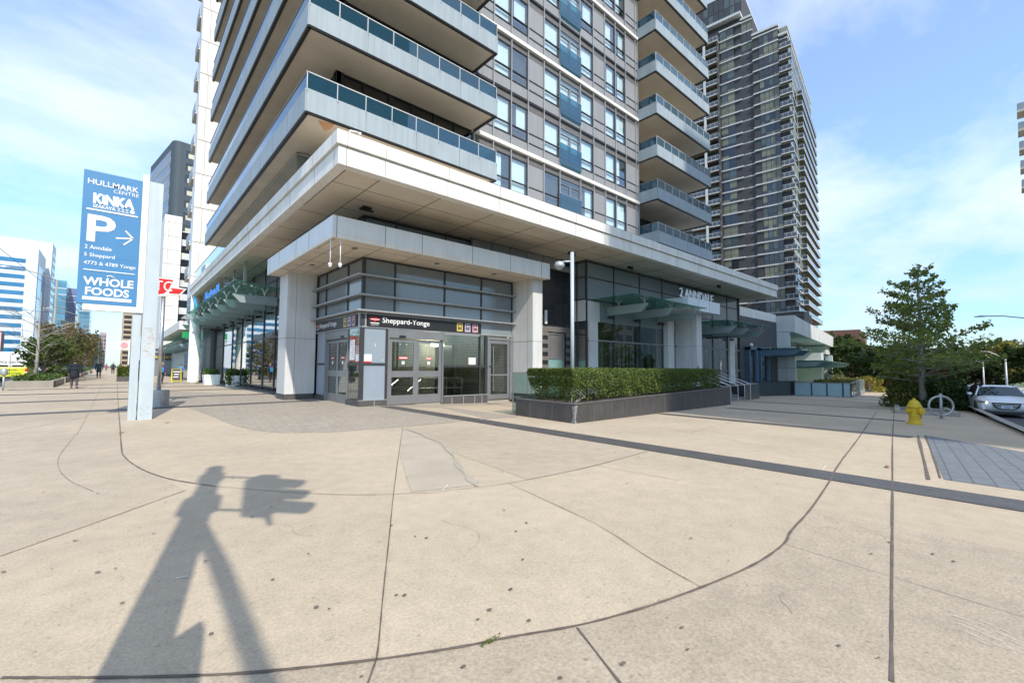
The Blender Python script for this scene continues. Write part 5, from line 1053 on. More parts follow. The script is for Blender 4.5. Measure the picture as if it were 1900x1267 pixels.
def sedan(label, col, loc, face, open_door=False, group=None, L=4.55, Wd=.89, van=False):
    """car with nose at x=0 pointing to -X, tail at x=L"""
    t = thing('parked_car', label, 'car', (0,0,0), group)
    pm = mat('car_paint_%d' % int(sum(col)*997), col, .22, .0 if sum(col) > 2 else .25, var=.02, spec=.7)
    st_ = [(.0,.62,.40,.62),(.12,.78,.26,.70),(.35,.86,.20,.77),(.8,.885,.19,.88),(1.25,.89,.19,.95),(1.9,.89,.19,.99),(2.8,.89,.19,1.01),(3.6,.885,.20,1.03),(4.15,.86,.24,1.04),(4.42,.80,.34,1.02),(4.55,.68,.44,.92)]
    vs = []; n = 12
    for x, w, zb, zt in st_:
        w *= Wd/.89; zm = (zb+zt)/2
        half = [(w*.80,zb),(w*.97,zb+.10),(w,zm),(w*.975,zm+(zt-zm)*.55),(w*.90,zt-.02),(w*.55,zt+.015)]
        vs += [(x,-y,z) for y,z in half]+[(x,y,z) for y,z in half[::-1]]
    fs = [(i*n+k, i*n+(k+1)%n, (i+1)*n+(k+1)%n, (i+1)*n+k) for i in range(len(st_)-1) for k in range(n)]+[tuple(range(n))[::-1], tuple(range((len(st_)-1)*n, len(st_)*n))]
    m_ = MB(); m_.add(vs, fs); bo = m_.build('body', pm, t, smooth=True); sb = bo.modifiers.new('s', 'SUBSURF'); sb.levels = 1; sb.render_levels = 1
    # greenhouse
    gh = [(1.28,.72,.95,.95),(1.95,.63,.99,1.36),(2.35,.62,1.0,1.43),(3.0,.62,1.0,1.43),(3.55,.60,1.02,1.34),(4.12,.66,1.03,1.05)]
    vs = []; 
    for x, w, zb, zt in gh: vs += [(x,-w*1.17,zb),(x,-w,zt),(x,w,zt),(x,w*1.17,zb)]
    fs = [(i*4+k, i*4+k+1, i*4+k+5, i*4+k+4) for i in range(len(gh)-1) for k in range(3)]
    m_ = MB(); m_.add(vs, fs); m_.build('windows', mat('car_glass', (.03,.045,.05), .04, var=0, spec=.9), t)
    m_ = MB(); roof = [(1.97,.61,1.365),(2.35,.60,1.44),(3.0,.60,1.44),(3.5,.575,1.36)]
    vs = [p for x,w,z in roof for p in ((x,-w,z-.02),(x,-w*.5,z+.015),(x,w*.5,z+.015),(x,w,z-.02))]; m_.add(vs, [(i*4+k,i*4+k+1,i*4+k+5,i*4+k+4) for i in range(3) for k in range(3)])
    for s in (-1,1):
        m_.tube([(1.30,s*.82,.96),(1.96,s*.64,1.36),(2.35,s*.635,1.42),(3.0,s*.635,1.42),(3.55,s*.62,1.35),(4.12,s*.78,1.04)], .035, 6); m_.tube([(2.72,s*.73,1.0),(2.75,s*.64,1.41)], .04, 6)
    m_.build('roof', pm, t, smooth=True)
    # nose
    m_ = MB(); m_.add([(.055,-.46,.66),(.055,.46,.66),(.03,.40,.46),(.0,.24,.36),(.0,-.24,.36),(.03,-.40,.46)], [(0,1,2,3,4,5)], 0); m_.add([(-.012+.0,-.46,.66),(-.012,.46,.66),(-.03,.40,.46),(-.03,.24,.36),(-.03,-.24,.36),(-.03,-.40,.46)], [(0,1,2,3,4,5)], 0)
    for z in (.41,.47,.53,.59): m_.box(-.045,-.03,-.22-(z-.36)*.7,.22+(z-.36)*.7,z-.008,z+.008,1)
    m_.extr([(-.012,-.46,.66),(-.012,.46,.66),(-.03,.40,.46),(-.03,.24,.36),(-.03,-.24,.36),(-.03,-.40,.46)], (.12,0,0), 0); m_.build('grille', [M['black'], M['steel']], t)
    m_ = MB(); m_.box(-.065,-.045,-.17,.17,.40,.52); pl = m_.build('number_plate', mat('plate_blue', (.55,.62,.72), .4), t)
    for q in range(6): m_ = MB(); m_.box(-.068,-.064,.10-.038*q-.022,.10-.038*q,.43,.49); m_.build('plate_print', mat('plate_ink', (.03,.06,.3), .5), pl)
    for s in (-1,1):
        m_ = MB(); m_.extr([(.02,s*.50,.68),(.20,s*.86,.73),(.24,s*.87,.64),(.03,s*.55,.60)], (.05,0,.0), 0); m_.ball((.05,s*.60,.65), .045, 6, 1); m_.build('headlight', [mat('lamp_lens', (.20,.21,.22), .08, var=0, spec=.9), mat('lit_headlamp', (1,.85,.55), .4, var=0, emit=2.0)], t)
        m_ = MB(); m_.box(.07,.12,s*.70-.05,s*.70+.05,.34,.52); m_.build('fog_lamp', M['white'], t)
        m_ = MB(); m_.ball((1.55,s*1.0,1.02), .10, 6, sz=.7); m_.build('mirror', pm, t, smooth=True)
        for x in (.86,3.55):
            a = MB(); a.lathe([(.385,0),(.385,.03)], (0,0,0), 20); a.v = [(x+p, s*(Wd-.012)+s*q, .34+r_) for p,r_,q in a.v]; a.build('wheel_arch', M['black'], t)
            wheel(t, x, s*(Wd-.09))
    m_ = MB(); m_.box(.3,4.3,-.8,.8,.14,.24); m_.build('underbody', M['black'], t)
    if open_door:
        d = thing_child('open_door', t); s = -1
        hx, hy = 1.45, -Wd+.01; an = R(-62)
        T = Matrix.Translation((hx,hy,0)) @ Matrix.Rotation(an, 4, 'Z')
        m_ = MB(T); m_.prism([(0,-.04),(1.05,-.04),(1.05,.05),(0,.05)], .24, .98); m_.box(0,1.05,-.02,.02,.98,1.0); m_.tube([(.05,0,.98),(.55,.12,1.38),(1.0,.14,1.40),(1.05,.02,.98)], .03, 6); m_.build('door_skin', pm, d, bev=.03)
        m_ = MB(T); m_.quad((.1,.01,.99),(1.03,.01,.99),(.98,.13,1.38),(.57,.11,1.37)); m_.build('door_window', M['gspan'], d)
        m_ = MB(T); m_.box(.05,1.0,.05,.07,.3,.95); m_.build('door_trim', M['black'], d)
    t.location = loc; t.rotation_euler = (0,0,face); return t
def thing_child(name, parent):
    o = bpy.data.objects.new(name, None); COL.objects.link(o); o.parent = parent; o.empty_display_size = .1; return o
FE = R(8)-0
def on_road(x, y): return (x, y, gz(x,y)-.098)
def slope_rot(o):  # follow the falling street
    o.rotation_euler = (0, R(1.49), FE); return o
slope_rot(sedan('white sedan with its kerbside door open, headlamps lit, facing up the street', (.80,.82,.84), on_road(29.9,.30), FE, True))
slope_rot(sedan('dark silver car behind the white sedan on the side street', (.22,.24,.30), on_road(40.0,1.75), FE, False))
slope_rot(sedan('pale grey car third in the row behind the bush', (.42,.44,.46), on_road(48.5,2.9), FE, False))
pd = person('person in black stooping behind the open car door', (32.1,1.35,gz(32.1,1.3)), R(60), 1.62, (.012,.012,.014), (.02,.02,.025), coat_len=.3, stride=.05, bend=.35)
# yellow and white van at the far left kerb
vn = thing('delivery_van', 'white and yellow high roof service van parked at the kerb on the far left', 'van', (-7.0,57.0,0))
z = gz(-7,58)-.16; mb = MB(); xr, xl, yb, yf = -5.75, -7.8, 57.6, 63.2
mb.box(xl,xr,yb,yf-1.2,z+.35,z+1.32,1); mb.prism([(xl+.03,yb+.02),(xr-.03,yb+.02),(xr-.03,yf-1.2),(xl+.03,yf-1.2)], z+1.32, z+2.62, 0); mb.prism([(xl+.05,yf-1.2),(xr-.05,yf-1.2),(xr-.1,yf),(xl+.1,yf)], z+.35, z+1.5, 1)
mb.build('body', [M['white'], mat('van_yellow', (.62,.62,.02), .35)], vn, bev=.09)
text('van_lettering', 'OFFICE CENTRAL', 1.85, .20, (xl+.1,yb-.002,z+1.62), (1,0,0), (0,0,1), M['black'], vn)
for zz_, n_ in ((1.0,11),(.72,13)):
    for q in range(n_): m_ = MB(); m_.box(xl+.45+.095*q,xl+.50+.095*q+.02*(q%2),yb-.005,yb+.01,z+zz_,z+zz_+.09-.02*(q%3==1)); m_.build('van_print', mat('van_ink', (.03,.10,.03), .5), vn)
for x in (xl+.06,xr-.06):
    m_ = MB(); m_.box(x-.07,x+.07,yb-.03,yb+.04,z+.62,z+1.18,0); m_.box(x-.072,x+.072,yb-.032,yb+.04,z+.80,z+.90,1); m_.build('tail_light', [M['red'], M['white']], vn)
m_ = MB(); m_.box(xl,xr,yb-.08,yb+.05,z+.32,z+.48); m_.box((xl+xr)/2-.01,(xl+xr)/2+.01,yb-.004,yb+.01,z+.48,z+2.5); m_.build('rear_bumper', M['black'], vn)
m_ = MB(); m_.box(xl+.2,xl+.9,yb-.004,yb+.03,z+1.32,z+1.48); m_.box(xr-.9,xr-.2,yb-.004,yb+.03,z+1.32,z+1.48); m_.build('door_handle', M['black'], vn)
for y in (58.6,62.0):
    for x in (xl+.1,xr-.1): m_ = MB(); m_.tube([(x-.11,y,z+.34),(x+.11,y,z+.34)], .34, 18); m_.build('wheel', M['tyre'], vn)
for i, (x, y, c, lb_) in enumerate(((-7.2,72,(.70,.71,.72),'white car parked behind the shrubs up the avenue'),(-7.3,80,(.45,.03,.03),'red car parked beyond the white one on the avenue'),(-7.2,90,(.60,.62,.64),'light silver car far up the avenue kerb'))):
    c_ = sedan(lb_, c, (x+.9,y,gz(x,y)-.16), R(90), group='cars parked along the avenue'); c_.location.x = x
# ------------------------------------------------------------------ street furniture on the right
hy = thing('fire_hydrant', 'yellow fire hydrant on the pavement in front of the street tree', 'hydrant', (19.36,2.2,-.25))
hx, hyy, hz = 19.36, 2.2, gz(19.36,2.2); h_ = MB()
h_.lathe([(.21,0),(.21,.04),(.16,.05),(.15,.10),(.15,.26),(.165,.27),(.165,.30),(.15,.31),(.155,.52),(.15,.53),(.20,.55),(.20,.585),(.17,.60),(.15,.68),(.10,.75),(.05,.78),(.045,.82),(.02,.83)], (hx,hyy,hz), 20); h_.build('barrel', M['yellow'], hy, smooth=False)
for d, rr_, l in ((Vector((-.62,-.78,0)),.075,.25),(Vector((.78,-.62,0)),.055,.23),(Vector((-.78,.62,0)),.055,.23)):
    h_ = MB(); c = Vector((hx,hyy,hz+.44)); h_.tube([c+d*.12,c+d*l], rr_, 12); h_.tube([c+d*(l-.04),c+d*(l+.02)], rr_*1.3, 12); h_.tube([c+d*(l+.02),c+d*(l+.06)], rr_*.35, 6); h_.build('outlet_cap', M['yellow'], hy)
h_ = MB(); 
for k in range(6): h_.tube([(hx-.13+.01*k,hyy-.17,hz+.40-.035*k),(hx-.12+.02*k,hyy-.175,hz+.36-.03*k)], .008, 5)
h_.build('cap_chain', M['black'], hy)
rg = thing('bike_ring', 'grey post and ring bicycle stand between the hydrant and the cars', 'bike stand', (23.6,1.92,-.36))
bx, by, bz = 23.6, 1.92, gz(23.6,1.92); m_ = MB(); m_.tube([(bx,by,bz),(bx,by,bz+.96)], .045, 10); m_.lathe([(.10,0),(.10,.02)], (bx,by,bz), 12); m_.build('stand_post', M['galv'], rg, smooth=True)
m_ = MB(); ring = [Vector((bx,by,bz+.50))+Vector((.60,-.80,0))*.40*math.cos(t)+Vector((0,0,.36))*math.sin(t) for t in np.linspace(0,2*math.pi,33)]; m_.tube(ring, .038, 8, caps=False); m_.build('ring', M['galv'], rg, smooth=True)
# planting bed with kerb
bd = thing('planting_bed', 'low concrete edged planting bed around the street tree', 'planting bed', (32,3.2,-.6))
TBD = Matrix(((EX[0], NX[0], 0, 25.6), (EX[1], NX[1], 0, 3.56), (0, 0, 1, 0), (0, 0, 0, 1)))
bed = [(0,0),(0,-2.05),(34,-2.05),(34,0)]
def gl(u, v): return gz(25.6+EX[0]*u+NX[0]*v, 3.56+EX[1]*u+NX[1]*v)
m_ = MB(TBD)
for (a, b, c, d) in ((0,34,-.2,0),(0,34,-2.05,-1.85),(0,.25,-1.85,-.2),(3.4,3.6,-1.85,-.2)):
    za, zb_ = gl(a,0), gl(b,0); m_.add([(a,c,za-.1),(b,c,zb_-.1),(b,d,zb_-.1),(a,d,za-.1),(a,c,za+.17),(b,c,zb_+.17),(b,d,zb_+.17),(a,d,za+.17)], [(0,3,2,1),(4,5,6,7),(0,1,5,4),(1,2,6,5),(2,3,7,6),(3,0,4,7)])
m_.build('bed_kerb', M['kerb'], bd, bev=.015)
m_ = MB(TBD); m_.quad((.2,-1.9,gl(0,0)+.06),(34,-1.9,gl(34,0)+.06),(34,-.1,gl(34,0)+.06),(.2,-.1,gl(0,0)+.06)); m_.build('soil', M['soil'], bd)
# street tree with tiered branches
ft = thing('street_tree', 'large pyramidal street tree with tiered level branches behind the hydrant', 'tree', (33.5,3.4,-.63))
B = Vector((33.5,3.4,-.6)); r_ = random.Random(12); g_ = np.random.default_rng(12); mb = MB()
mb.tube([B,B+Vector((.02,0,1.0)),B+Vector((-.03,.05,2.6)),B+Vector((.05,0,4.6)),B+Vector((.02,.03,6.6)),B+Vector((.06,0,8.0))], [.24,.19,.15,.10,.05,.012], 12)
out = []
prof = lambda z: np.interp(z, [1.3,1.9,2.8,3.6,4.6,5.6,6.6,7.4,8.0], [2.3,3.0,3.25,2.75,2.2,1.75,1.25,.65,.25])
for i in range(104):
    z = 1.45+6.4*max(.0, round(((i+r_.random())/104)*15)/15+r_.uniform(-.018,.018))**1.1; a = i*2.39996+r_.uniform(-.5,.5); Lb = float(prof(max(1.3,z)))*r_.choice((.45,.62,.8,.9,1.0,1.18))*.95; d = Vector((math.cos(a), math.sin(a), r_.uniform(.0,.28)+.05*z)); s0 = B+Vector((0,0,z*.98)); m1 = s0+d*Lb*.5+Vector((0,0,-.04)); e = s0+d*Lb
    mb.tube([s0,m1,e], [.042*(1.12-z/9),.026*(1.12-z/9),.006], 5, caps=False)
    n = int(58*Lb*r_.uniform(.35,1.35)); f = g_.uniform(.15,1.04,n)**.7; A, E_ = np.array(s0), np.array(e); side = np.array([-d.y, d.x, 0])
    w = (.36*Lb*np.sin(np.pi*np.clip(f,.05,.98))+.06); q = (np.round(g_.uniform(-1,1,n)*2.5)/2.5+g_.normal(0,.14,n))*w
    out.append(A+(E_-A)*f[:,None]+side*q[:,None]+np.stack([g_.normal(0,.05,n),g_.normal(0,.05,n),g_.normal(.02,.085,n)+.06*np.abs(q)],1))
    for sgn in (-1,1):
        for ff in (.35,.6,.8): c = s0.lerp(e,ff); mb.tube([c, c+Vector(side)*sgn*.28*Lb*math.sin(math.pi*ff)+Vector(d)*.15*Lb], [.012,.004], 4, caps=False)
mb.build('trunk', M['barkl'], ft, smooth=True)
leaves_mesh('crown', np.concatenate(out), .088, leafmat('street_leaf', (.12,.185,.035), (.33,.37,.08), .5), ft, flat=.15)
def bush(label, c, rx, ry, rz, n, ls, lm_, seed, name='shrub', group=None):
    t = thing(name, label, 'shrub', c, group); g2 = np.random.default_rng(seed)
    d = g2.normal(size=(n,3)); d /= np.linalg.norm(d,axis=1)[:,None]; d[:,2] = np.abs(d[:,2]); k = (.45+.6*g2.uniform(size=n)**.5)*(1+.18*np.sin(d[:,0]*7+seed)*np.cos(d[:,1]*6)+.12*np.sin(d[:,2]*11)); P = np.array(c)+d*np.array([rx,ry,rz])*k[:,None]
    leaves_mesh('foliage', P, ls, lm_, t); m_ = MB()
    for i in range(9): a = 6.28*i/9; m_.tube([Vector(c),Vector(c)+Vector((math.cos(a)*rx*.35,math.sin(a)*ry*.35,rz*.5)),Vector(c)+Vector((math.cos(a)*rx*.7,math.sin(a)*ry*.7,rz*.85))], [.03,.02,.006], 5)
    m_.build('stems', M['bark'], t); return t
bush('dense dark green shrub right of the street tree trunk', (33.6,2.5,-.55), 1.5, .95, 1.65, 5500, .075, ld_, 1)
bush('yellow green bushy shrub left of the street tree trunk', (33.6,4.3,-.6), 1.2, .8, 1.7, 2600, .075, leafmat('bright_leaf', (.06,.10,.02), (.22,.22,.03)), 2)
bush('twiggy sparse shrub between the yellow green shrub and the trunk', (35.5,3.9,-.6), 1.1, .8, 1.9, 700, .06, lo_, 3)
# trees down the side street
specs = [('broad dark green tree at the left edge of the far trees',(92,21.5),9.5,4.6,ld_,3200,'round'),('rounded green tree behind the street tree crown, left of centre',(104,19),9.0,4.8,lg,3000,'round'),('big shadowy tree directly behind the street tree',(98,13.5),8.2,4.4,ld_,3000,'round'),('green tree with red tints left of the first lamp post',(110,12),8.5,4.6,lg,2800,'round'),
 ('dark blue green spruce standing above the other trees',(150,3.5),15.0,3.4,leafmat('spruce_leaf', (.015,.035,.03), (.04,.07,.06)),3600,'cone'),('golden tree at the right edge of the far trees',(128,-1.5),10.0,5.2,ly,2600,'round'),('olive tree between the two lamp posts',(120,6),9.2,4.6,lo_,2800,'round'),('russet bush like tree behind the first lamp post',(112,8.5),6.5,3.6,lr,1800,'round'),('dark green tree at the far right behind the golden one',(118,-4.5),9.2,4.6,ld_,2600,'round'),('pale grey green crown rising behind the golden tree',(165,-3),13,6,leafmat('pale_leaf', (.10,.12,.06), (.22,.22,.12)),2200,'round'),('dark tree closing the side street pavement',(125,20),9.5,5,ld_,2600,'round'),('tall dark tree beside the brown brick church',(120,27),12,5.2,ld_,2800,'round'),('mid green tree filling the gap right of the street tree trunk',(104,8.6),7.8,4.4,lg,2600,'round'),('fresh green tree behind the second lamp post',(116,2.2),8.2,4.6,leafmat('fresh_leaf', (.06,.10,.02), (.17,.21,.04)),2600,'round')]
for i, (lb_, (x, y), h, c, lm_, n, shp) in enumerate(specs):
    if shp == 'round': h *= 1.18; c *= 1.12; n = int(n*1.5)
    tree('spruce' if shp == 'cone' else 'broadleaf_tree', lb_, (x,y,gz(x,y)), h, c, n, .30 if shp != 'cone' else .24, lm_, .3, 'bark', 'trees at the end of the side street', .12, 26 if shp == 'cone' else 18, shp, seed=60+i)
for i, (lb_, c, rx, lm_) in enumerate((('pale yellow shrub at the end of the side street pavement',(90,15.5),2.0,ly),('low green shrub beside the far walking people',(84,17.5),1.6,lg),('silvery shrub beside the blue banner',(79,18.2),2.2,leafmat('silver_leaf', (.15,.16,.08), (.34,.32,.18))))):
    bush(lb_, (c[0],c[1],gz(*c)), rx, rx, rx*1.25, 1300, .16, lm_, 30+i, group='shrubs down the side street')
# lamps
def street_lamp(label, x, y, h, d, arm, group, m='lamp', drop=0):
    t = thing('street_lamp', label, 'street lamp', (x,y,gz(x,y)), group); z = gz(x,y); d = Vector((*d,0)).normalized()
    m_ = MB(); m_.tube([(x,y,z),(x,y,z+1),(x,y,z+h)], [.13,.10,.075], 10); m_.lathe([(.2,0),(.2,.25),(.13,.3)], (x,y,z), 10); m_.build('pole', M[m], t, smooth=True)
    p = Vector((x,y,z+h-.1)); m_ = MB(); m_.tube([p,p+d*arm*.4+Vector((0,0,.55)),p+d*arm*.75+Vector((0,0,.85)),p+d*arm+Vector((0,0,.9))], .045, 8); m_.build('arm', M[m], t, smooth=True)
    e = p+d*arm+Vector((0,0,.9)); m_ = MB(); n = Vector((-d.y,d.x,0))
    m_.add([tuple(e+d*a+n*b+Vector((0,0,c))) for a,b,c in ((-.1,-.06,-.04),(.25,-.16,-.06),(.7,-.10,-.03),(.7,.10,-.03),(.25,.16,-.06),(-.1,.06,-.04),(-.1,-.05,.05),(.25,-.12,.09),(.65,-.07,.04),(.65,.07,.04),(.25,.12,.09),(-.1,.05,.05))], [(5,4,3,2,1,0),(6,7,8,9,10,11)]+[(i,(i+1)%6,(i+1)%6+6,i+6) for i in range(6)]); m_.build('lamp_head', M['lamp'], t); return t
street_lamp('pale street lamp pole with arm reaching left, right of the street tree', 87.3, 2.8, 4.6, (-.35,.94), 3.2, 'lamps along the side street')
street_lamp('grey street lamp pole further right with short arm', 67.2, .58, 4.1, (-.35,.94), 1.6, 'lamps along the side street')
street_lamp('street lamp whose arm and head reach in at the right edge', 56, -2.5, 6.5, (-.10,.99), 4.0, 'lamps along the side street')
for i, (x, y, h, lb_) in enumerate(((-4.9,66,10.2,'tall concrete street lamp with long arm left of the pylon sign'),(-5.0,104,9.6,'second concrete street lamp up the avenue'),(-5.0,150,9.6,'third street lamp far up the avenue'),(-24.8,92,10,'street lamp across the avenue by the striped tower'))):
    street_lamp(lb_, x, y, h, (-1,0) if x > -20 else (1,0), 3.4, 'lamps along the avenue', 'kerb')
# low fence and orange planters at the end of the side street
fc = thing('low_fence', 'dark low railing across the far side of the street behind the cars', 'fence', (75,0,-1.9))
m_ = MB(); x = 66
while x < 100: m_.box(x-.03,x+.03,-8.53,-8.47,gz(x,-8),gz(x,-8)+1.1); x += 1.5
for z in (.3,.7,1.1): m_.tube([(66,-8.5,gz(66,-8)+z),(100,-8.5,gz(100,-8)+z)], .03, 5)
m_.build('railing', M['black'], fc)
for i, (x, y) in enumerate(((95,3.4),(98,2.2),(101,.9))):
    p = thing('orange_planter', ['left orange planter tub behind the parked cars','middle orange planter tub behind the parked cars','right orange planter tub behind the parked cars'][i], 'planter', (x,y,gz(x,y)), 'orange planter tubs'); m_ = MB(); m_.lathe([(.6,0),(.95,1.1),(.85,1.1),(.8,.9)], (x,y,gz(x,y)+.2), 14); m_.build('tub', mat('orange_tub', (.55,.14,.04), .6), p)
# ------------------------------------------------------------------ traffic signal pole behind the photographer (its shadow lies on the plaza)
sp2 = thing('signal_pole', 'grey traffic signal pole with side mounted signal head and long lamp arm', 'traffic signal', (-.37,.6,0))
bx, by = -.37, .60
m_ = MB(); m_.tube([(bx,by,0),(bx,by,1.0),(bx,by,5.2),(bx,by,7.15)], [.155,.15,.125,.105], 16); m_.lathe([(.24,0),(.24,.3),(.16,.4)], (bx,by,0), 16); m_.build('pole_shaft', M['galv'], sp2, smooth=True)
j = Vector((bx+.0,by,4.75)); m_ = MB(); m_.tube([j,j+Vector((-.13,-2.0,.6)),j+Vector((-.42,-6.2,1.3))], [.075,.07,.06], 12); m_.build('lamp_arm', M['galv'], sp2, smooth=True)
e = j+Vector((-.42,-6.2,1.3)); m_ = MB(); m_.box(e.x-.12,e.x+.12,e.y-.6,e.y+.1,e.z-.08,e.z+.08); m_.build('lamp_head', M['lamp'], sp2, bev=.03)
d = Vector((.68,-.73,0)); n = Vector((.73,.68,0)); c0 = Vector((bx,by,0))
m_ = MB()
for z in (5.05,6.55): m_.tube([c0+Vector((0,0,z)),c0+d*.62+Vector((0,0,z))], .03, 8)
m_.tube([c0+Vector((0,0,4.95)),c0+Vector((0,0,5.45))], .19, 12); m_.tube([c0+Vector((0,0,6.3)),c0+Vector((0,0,6.65))], .15, 12); m_.tube([c0+d*.78+Vector((0,0,4.62)),c0+d*.74+Vector((0,0,5.1))], [.02,.05], 8); m_.build('bracket', M['galv'], sp2)
T2 = Matrix(((d.x,n.x,0,bx),(d.y,n.y,0,by),(0,0,1,0),(0,0,0,1)))
m_ = MB(T2); m_.box(.58,.86,-.18,.18,5.02,6.58); hd_ = m_.build('signal_head', M['black'], sp2, bev=.03)
for i, z in enumerate((5.27,5.80,6.32)):
    m_ = MB(T2); m_.tube([(.86,0,z),(1.22,0,z-.03)], [.16,.15], 14, caps=False); v_ = m_.build('visor', M['black'], hd_); m_ = MB(T2); m_.tube([(.86,0,z),(.875,0,z)], .14, 14); m_.build('lens', mat(['green_lens','amber_lens','red_lens'][i], [(.02,.2,.08),(.3,.16,.01),(.3,.02,.02)][i], .2), hd_)
m_ = MB(); m_.add([(bx+.05,by-.06,1.75),(bx+.30,by-.06,1.9),(bx+.27,by-.06,2.55),(bx+.05,by-.06,2.35),(bx+.05,by+.06,1.75),(bx+.30,by+.06,1.9),(bx+.27,by+.06,2.55),(bx+.05,by+.06,2.35)], [(0,1,2,3),(7,6,5,4),(0,4,5,1),(1,5,6,2),(2,6,7,3),(3,7,4,0)]); m_.build('ped_signal', M['black'], sp2)
# ------------------------------------------------------------------ grey stepped condominium tower on the right
TT = Matrix(((EX[0], NX[0], 0, 114.6), (EX[1], NX[1], 0, 33.3), (0, 0, 1, 0), (0, 0, 0, 1)))
gt = thing('stepped_tower', 'tall dark grey stepped apartment tower with white slab lines on the right', 'building', (114.6, 33.3, -2.8))
TF = 2.82; tz = lambda k: 14.44+TF*k
tw = mat('tower_wall', (.05,.048,.052), .7, var=.12, scale=.25, fine=.08, fscale=2); tblind = mat('tower_blind', (.17,.175,.13), .55, var=.18, scale=.4); tblind2 = mat('tower_curtain', (.085,.095,.085), .4, var=.15, scale=.5)
tdark = mat('tower_dark_pane', (.02,.024,.028), .06, var=0, spec=.9); tgreen = mat('tower_green_pane', (.06,.085,.085), .08, var=.1, spec=.9); tslab = mat('tower_slab', (.56,.56,.55), .6, var=.05)
m_ = MB(TT); m_.box(0,40,-.9,46,-4,80.2); m_.box(.3,30,6.4,46,80.2,88.6); m_.box(-.3,2,.9,6.4,-4,82.9); m_.box(1.2,26,8.95,46,88.6,98); m_.box(-1.6,1,14.0,14.3,-4,84.5)
m_.build('tower_wall', tw, gt)
sl = MB(TT)
for k in range(-5, 25):
    z = tz(k); sl.box(-.55,.2,.86,6.42,z-.16,z+.14); sl.box(-.1,41.2,-.98,.86,z-.14,z+.12)
for k in range(-5, 27):
    z = tz(k); sl.box(.0,.35,6.42,9.0,z-.15,z+.13); sl.box(-.28,.2,9.0,14.0,z-.16,z+.14)
sl.box(-.6,41.2,-1.0,.9,80.0,80.5); sl.box(-.62,2.1,.8,6.5,82.8,83.3); sl.box(-.1,30,6.35,9.0,88.4,88.9); sl.box(-.4,26,8.9,46,90.2,90.8); sl.box(1.1,26,8.9,46,97.8,98.3)
sl.box(-1.75,-1.35,17.1,17.6,-4,86)
sl.build('floor_slab', tslab, gt)
rw = random.Random(21)
def twin(u, v0, v1, k, nb, dark_end=.0):
    z = tz(k); f = MB(TT); z0, z1 = z+.14, z+TF-.16; n = nb; d = (v1-v0-dark_end)/n
    f.box(u-.03,u+.05,v0,v1,z0,z1,0)
    mode = rw.random()
    for j in range(n):
        a, b = v0+dark_end+d*j+.06, v0+dark_end+d*(j+1)-.06
        for (p, q) in ((z0+.08,z0+.72),(z0+.80,z1-.08)):
            r = rw.random(); mi = (1 if r < (.85 if mode < .45 else .25) else (3 if r < (.93 if mode < .45 else .45) else (4 if r < .6 else 2)))
            if p < z0+.5 and mode > .8: mi = 2
            f.box(u-.055,u-.03,a,b,p,q,mi)
    f.build('window', [M['frame'], tblind, tdark, tgreen, tblind2], gt)
for k in range(-5, 24): twin(-.31, .98, 5.0, k, 4); 
for k in range(-1, 26): twin(.29, 6.5, 8.9, k, 2)
for k in range(2, 26): twin(-.01, 10.6, 13.9, k, 2)
f = MB(TT)
for k in range(-1, 26):
    z = tz(k)
    for (a, b) in ((21.4,23.2),(23.5,25.6),(26,28.4),(14.4,16.8),(17.7,20.8)): f.box(-.035,.0,a,b,z+.4,z+TF-.25, rw.choice((0,0,1,2)))
for k in range(-4, 23):
    z = tz(k)
    for j in range(16): f.box(1.5+2.4*j,3.5+2.4*j,-.935,-.9,z+.2,z+TF-.2, rw.choice((0,1,2)))
for j in range(7): 
    for (p, q) in ((91,94),(94.3,97.6)): f.box(1.16,1.2,9.2+1.3*j,10.3+1.3*j,p,q, rw.choice((0,0,2)))
o = f.build('further_windows', [tdark, tblind, tgreen], gt); o['kind'] = 'stuff'
def tbal(u0, u1, v0, v1, z, open_side='w'):
    b = MB(TT); b.box(u0,u1,v0,v1,z-.02,z+.20,0); b.box(u0+.03,u1-.03,v0+.03,v1-.03,z-.035,z-.02,1)
    b.box(u0,u0+.05,v0,v1,z+1.12,z+1.2,0); b.box(u0,u1,v0,v0+.05,z+1.12,z+1.2,0); b.box(u0,u1,v1-.05,v1,z+1.12,z+1.2,0)
    b.box(u0+.01,u0+.04,v0+.02,v1-.02,z+.2,z+1.12,2); b.box(u0+.04,u1,v0+.01,v0+.04,z+.2,z+1.12,2)
    v = v0
    while v < v1: b.box(u0-.01,u0+.05,v,v+.05,z+.2,z+1.12,0); v += 1.0
    return b.build('balcony', [tslab, mat('tower_soffit', (.22,.19,.14), .8, var=.1), mat('tower_rail_glass', (.06,.07,.08), .12, var=0, spec=.8)], gt)
for k in range(1, 26): tbal(-1.6, .0, 14.05, 17.05, tz(k))
for k in range(1, 26): tbal(-1.6, .0, 17.65, 21.2, tz(k))
for k in range(-5, 23): tbal(-1.0, 0.0, -1.75, .8, tz(k))
for k in range(0, 21): tbal(12, 40.5, -2.1, -.98, tz(k))
pb = thing('podium_block', 'low dark podium block with louvres at the foot of the stepped tower', 'building', (112,30,-2.8)); m_ = MB(TT); m_.box(-4,8,-3,40,-4,14,0)
for z in (11.2,12.2,13.2): m_.box(-4.04,8.04,-3.04,40,z,z+.12,1)
m_.build('block_wall', [tw, M['cladd']], pb)
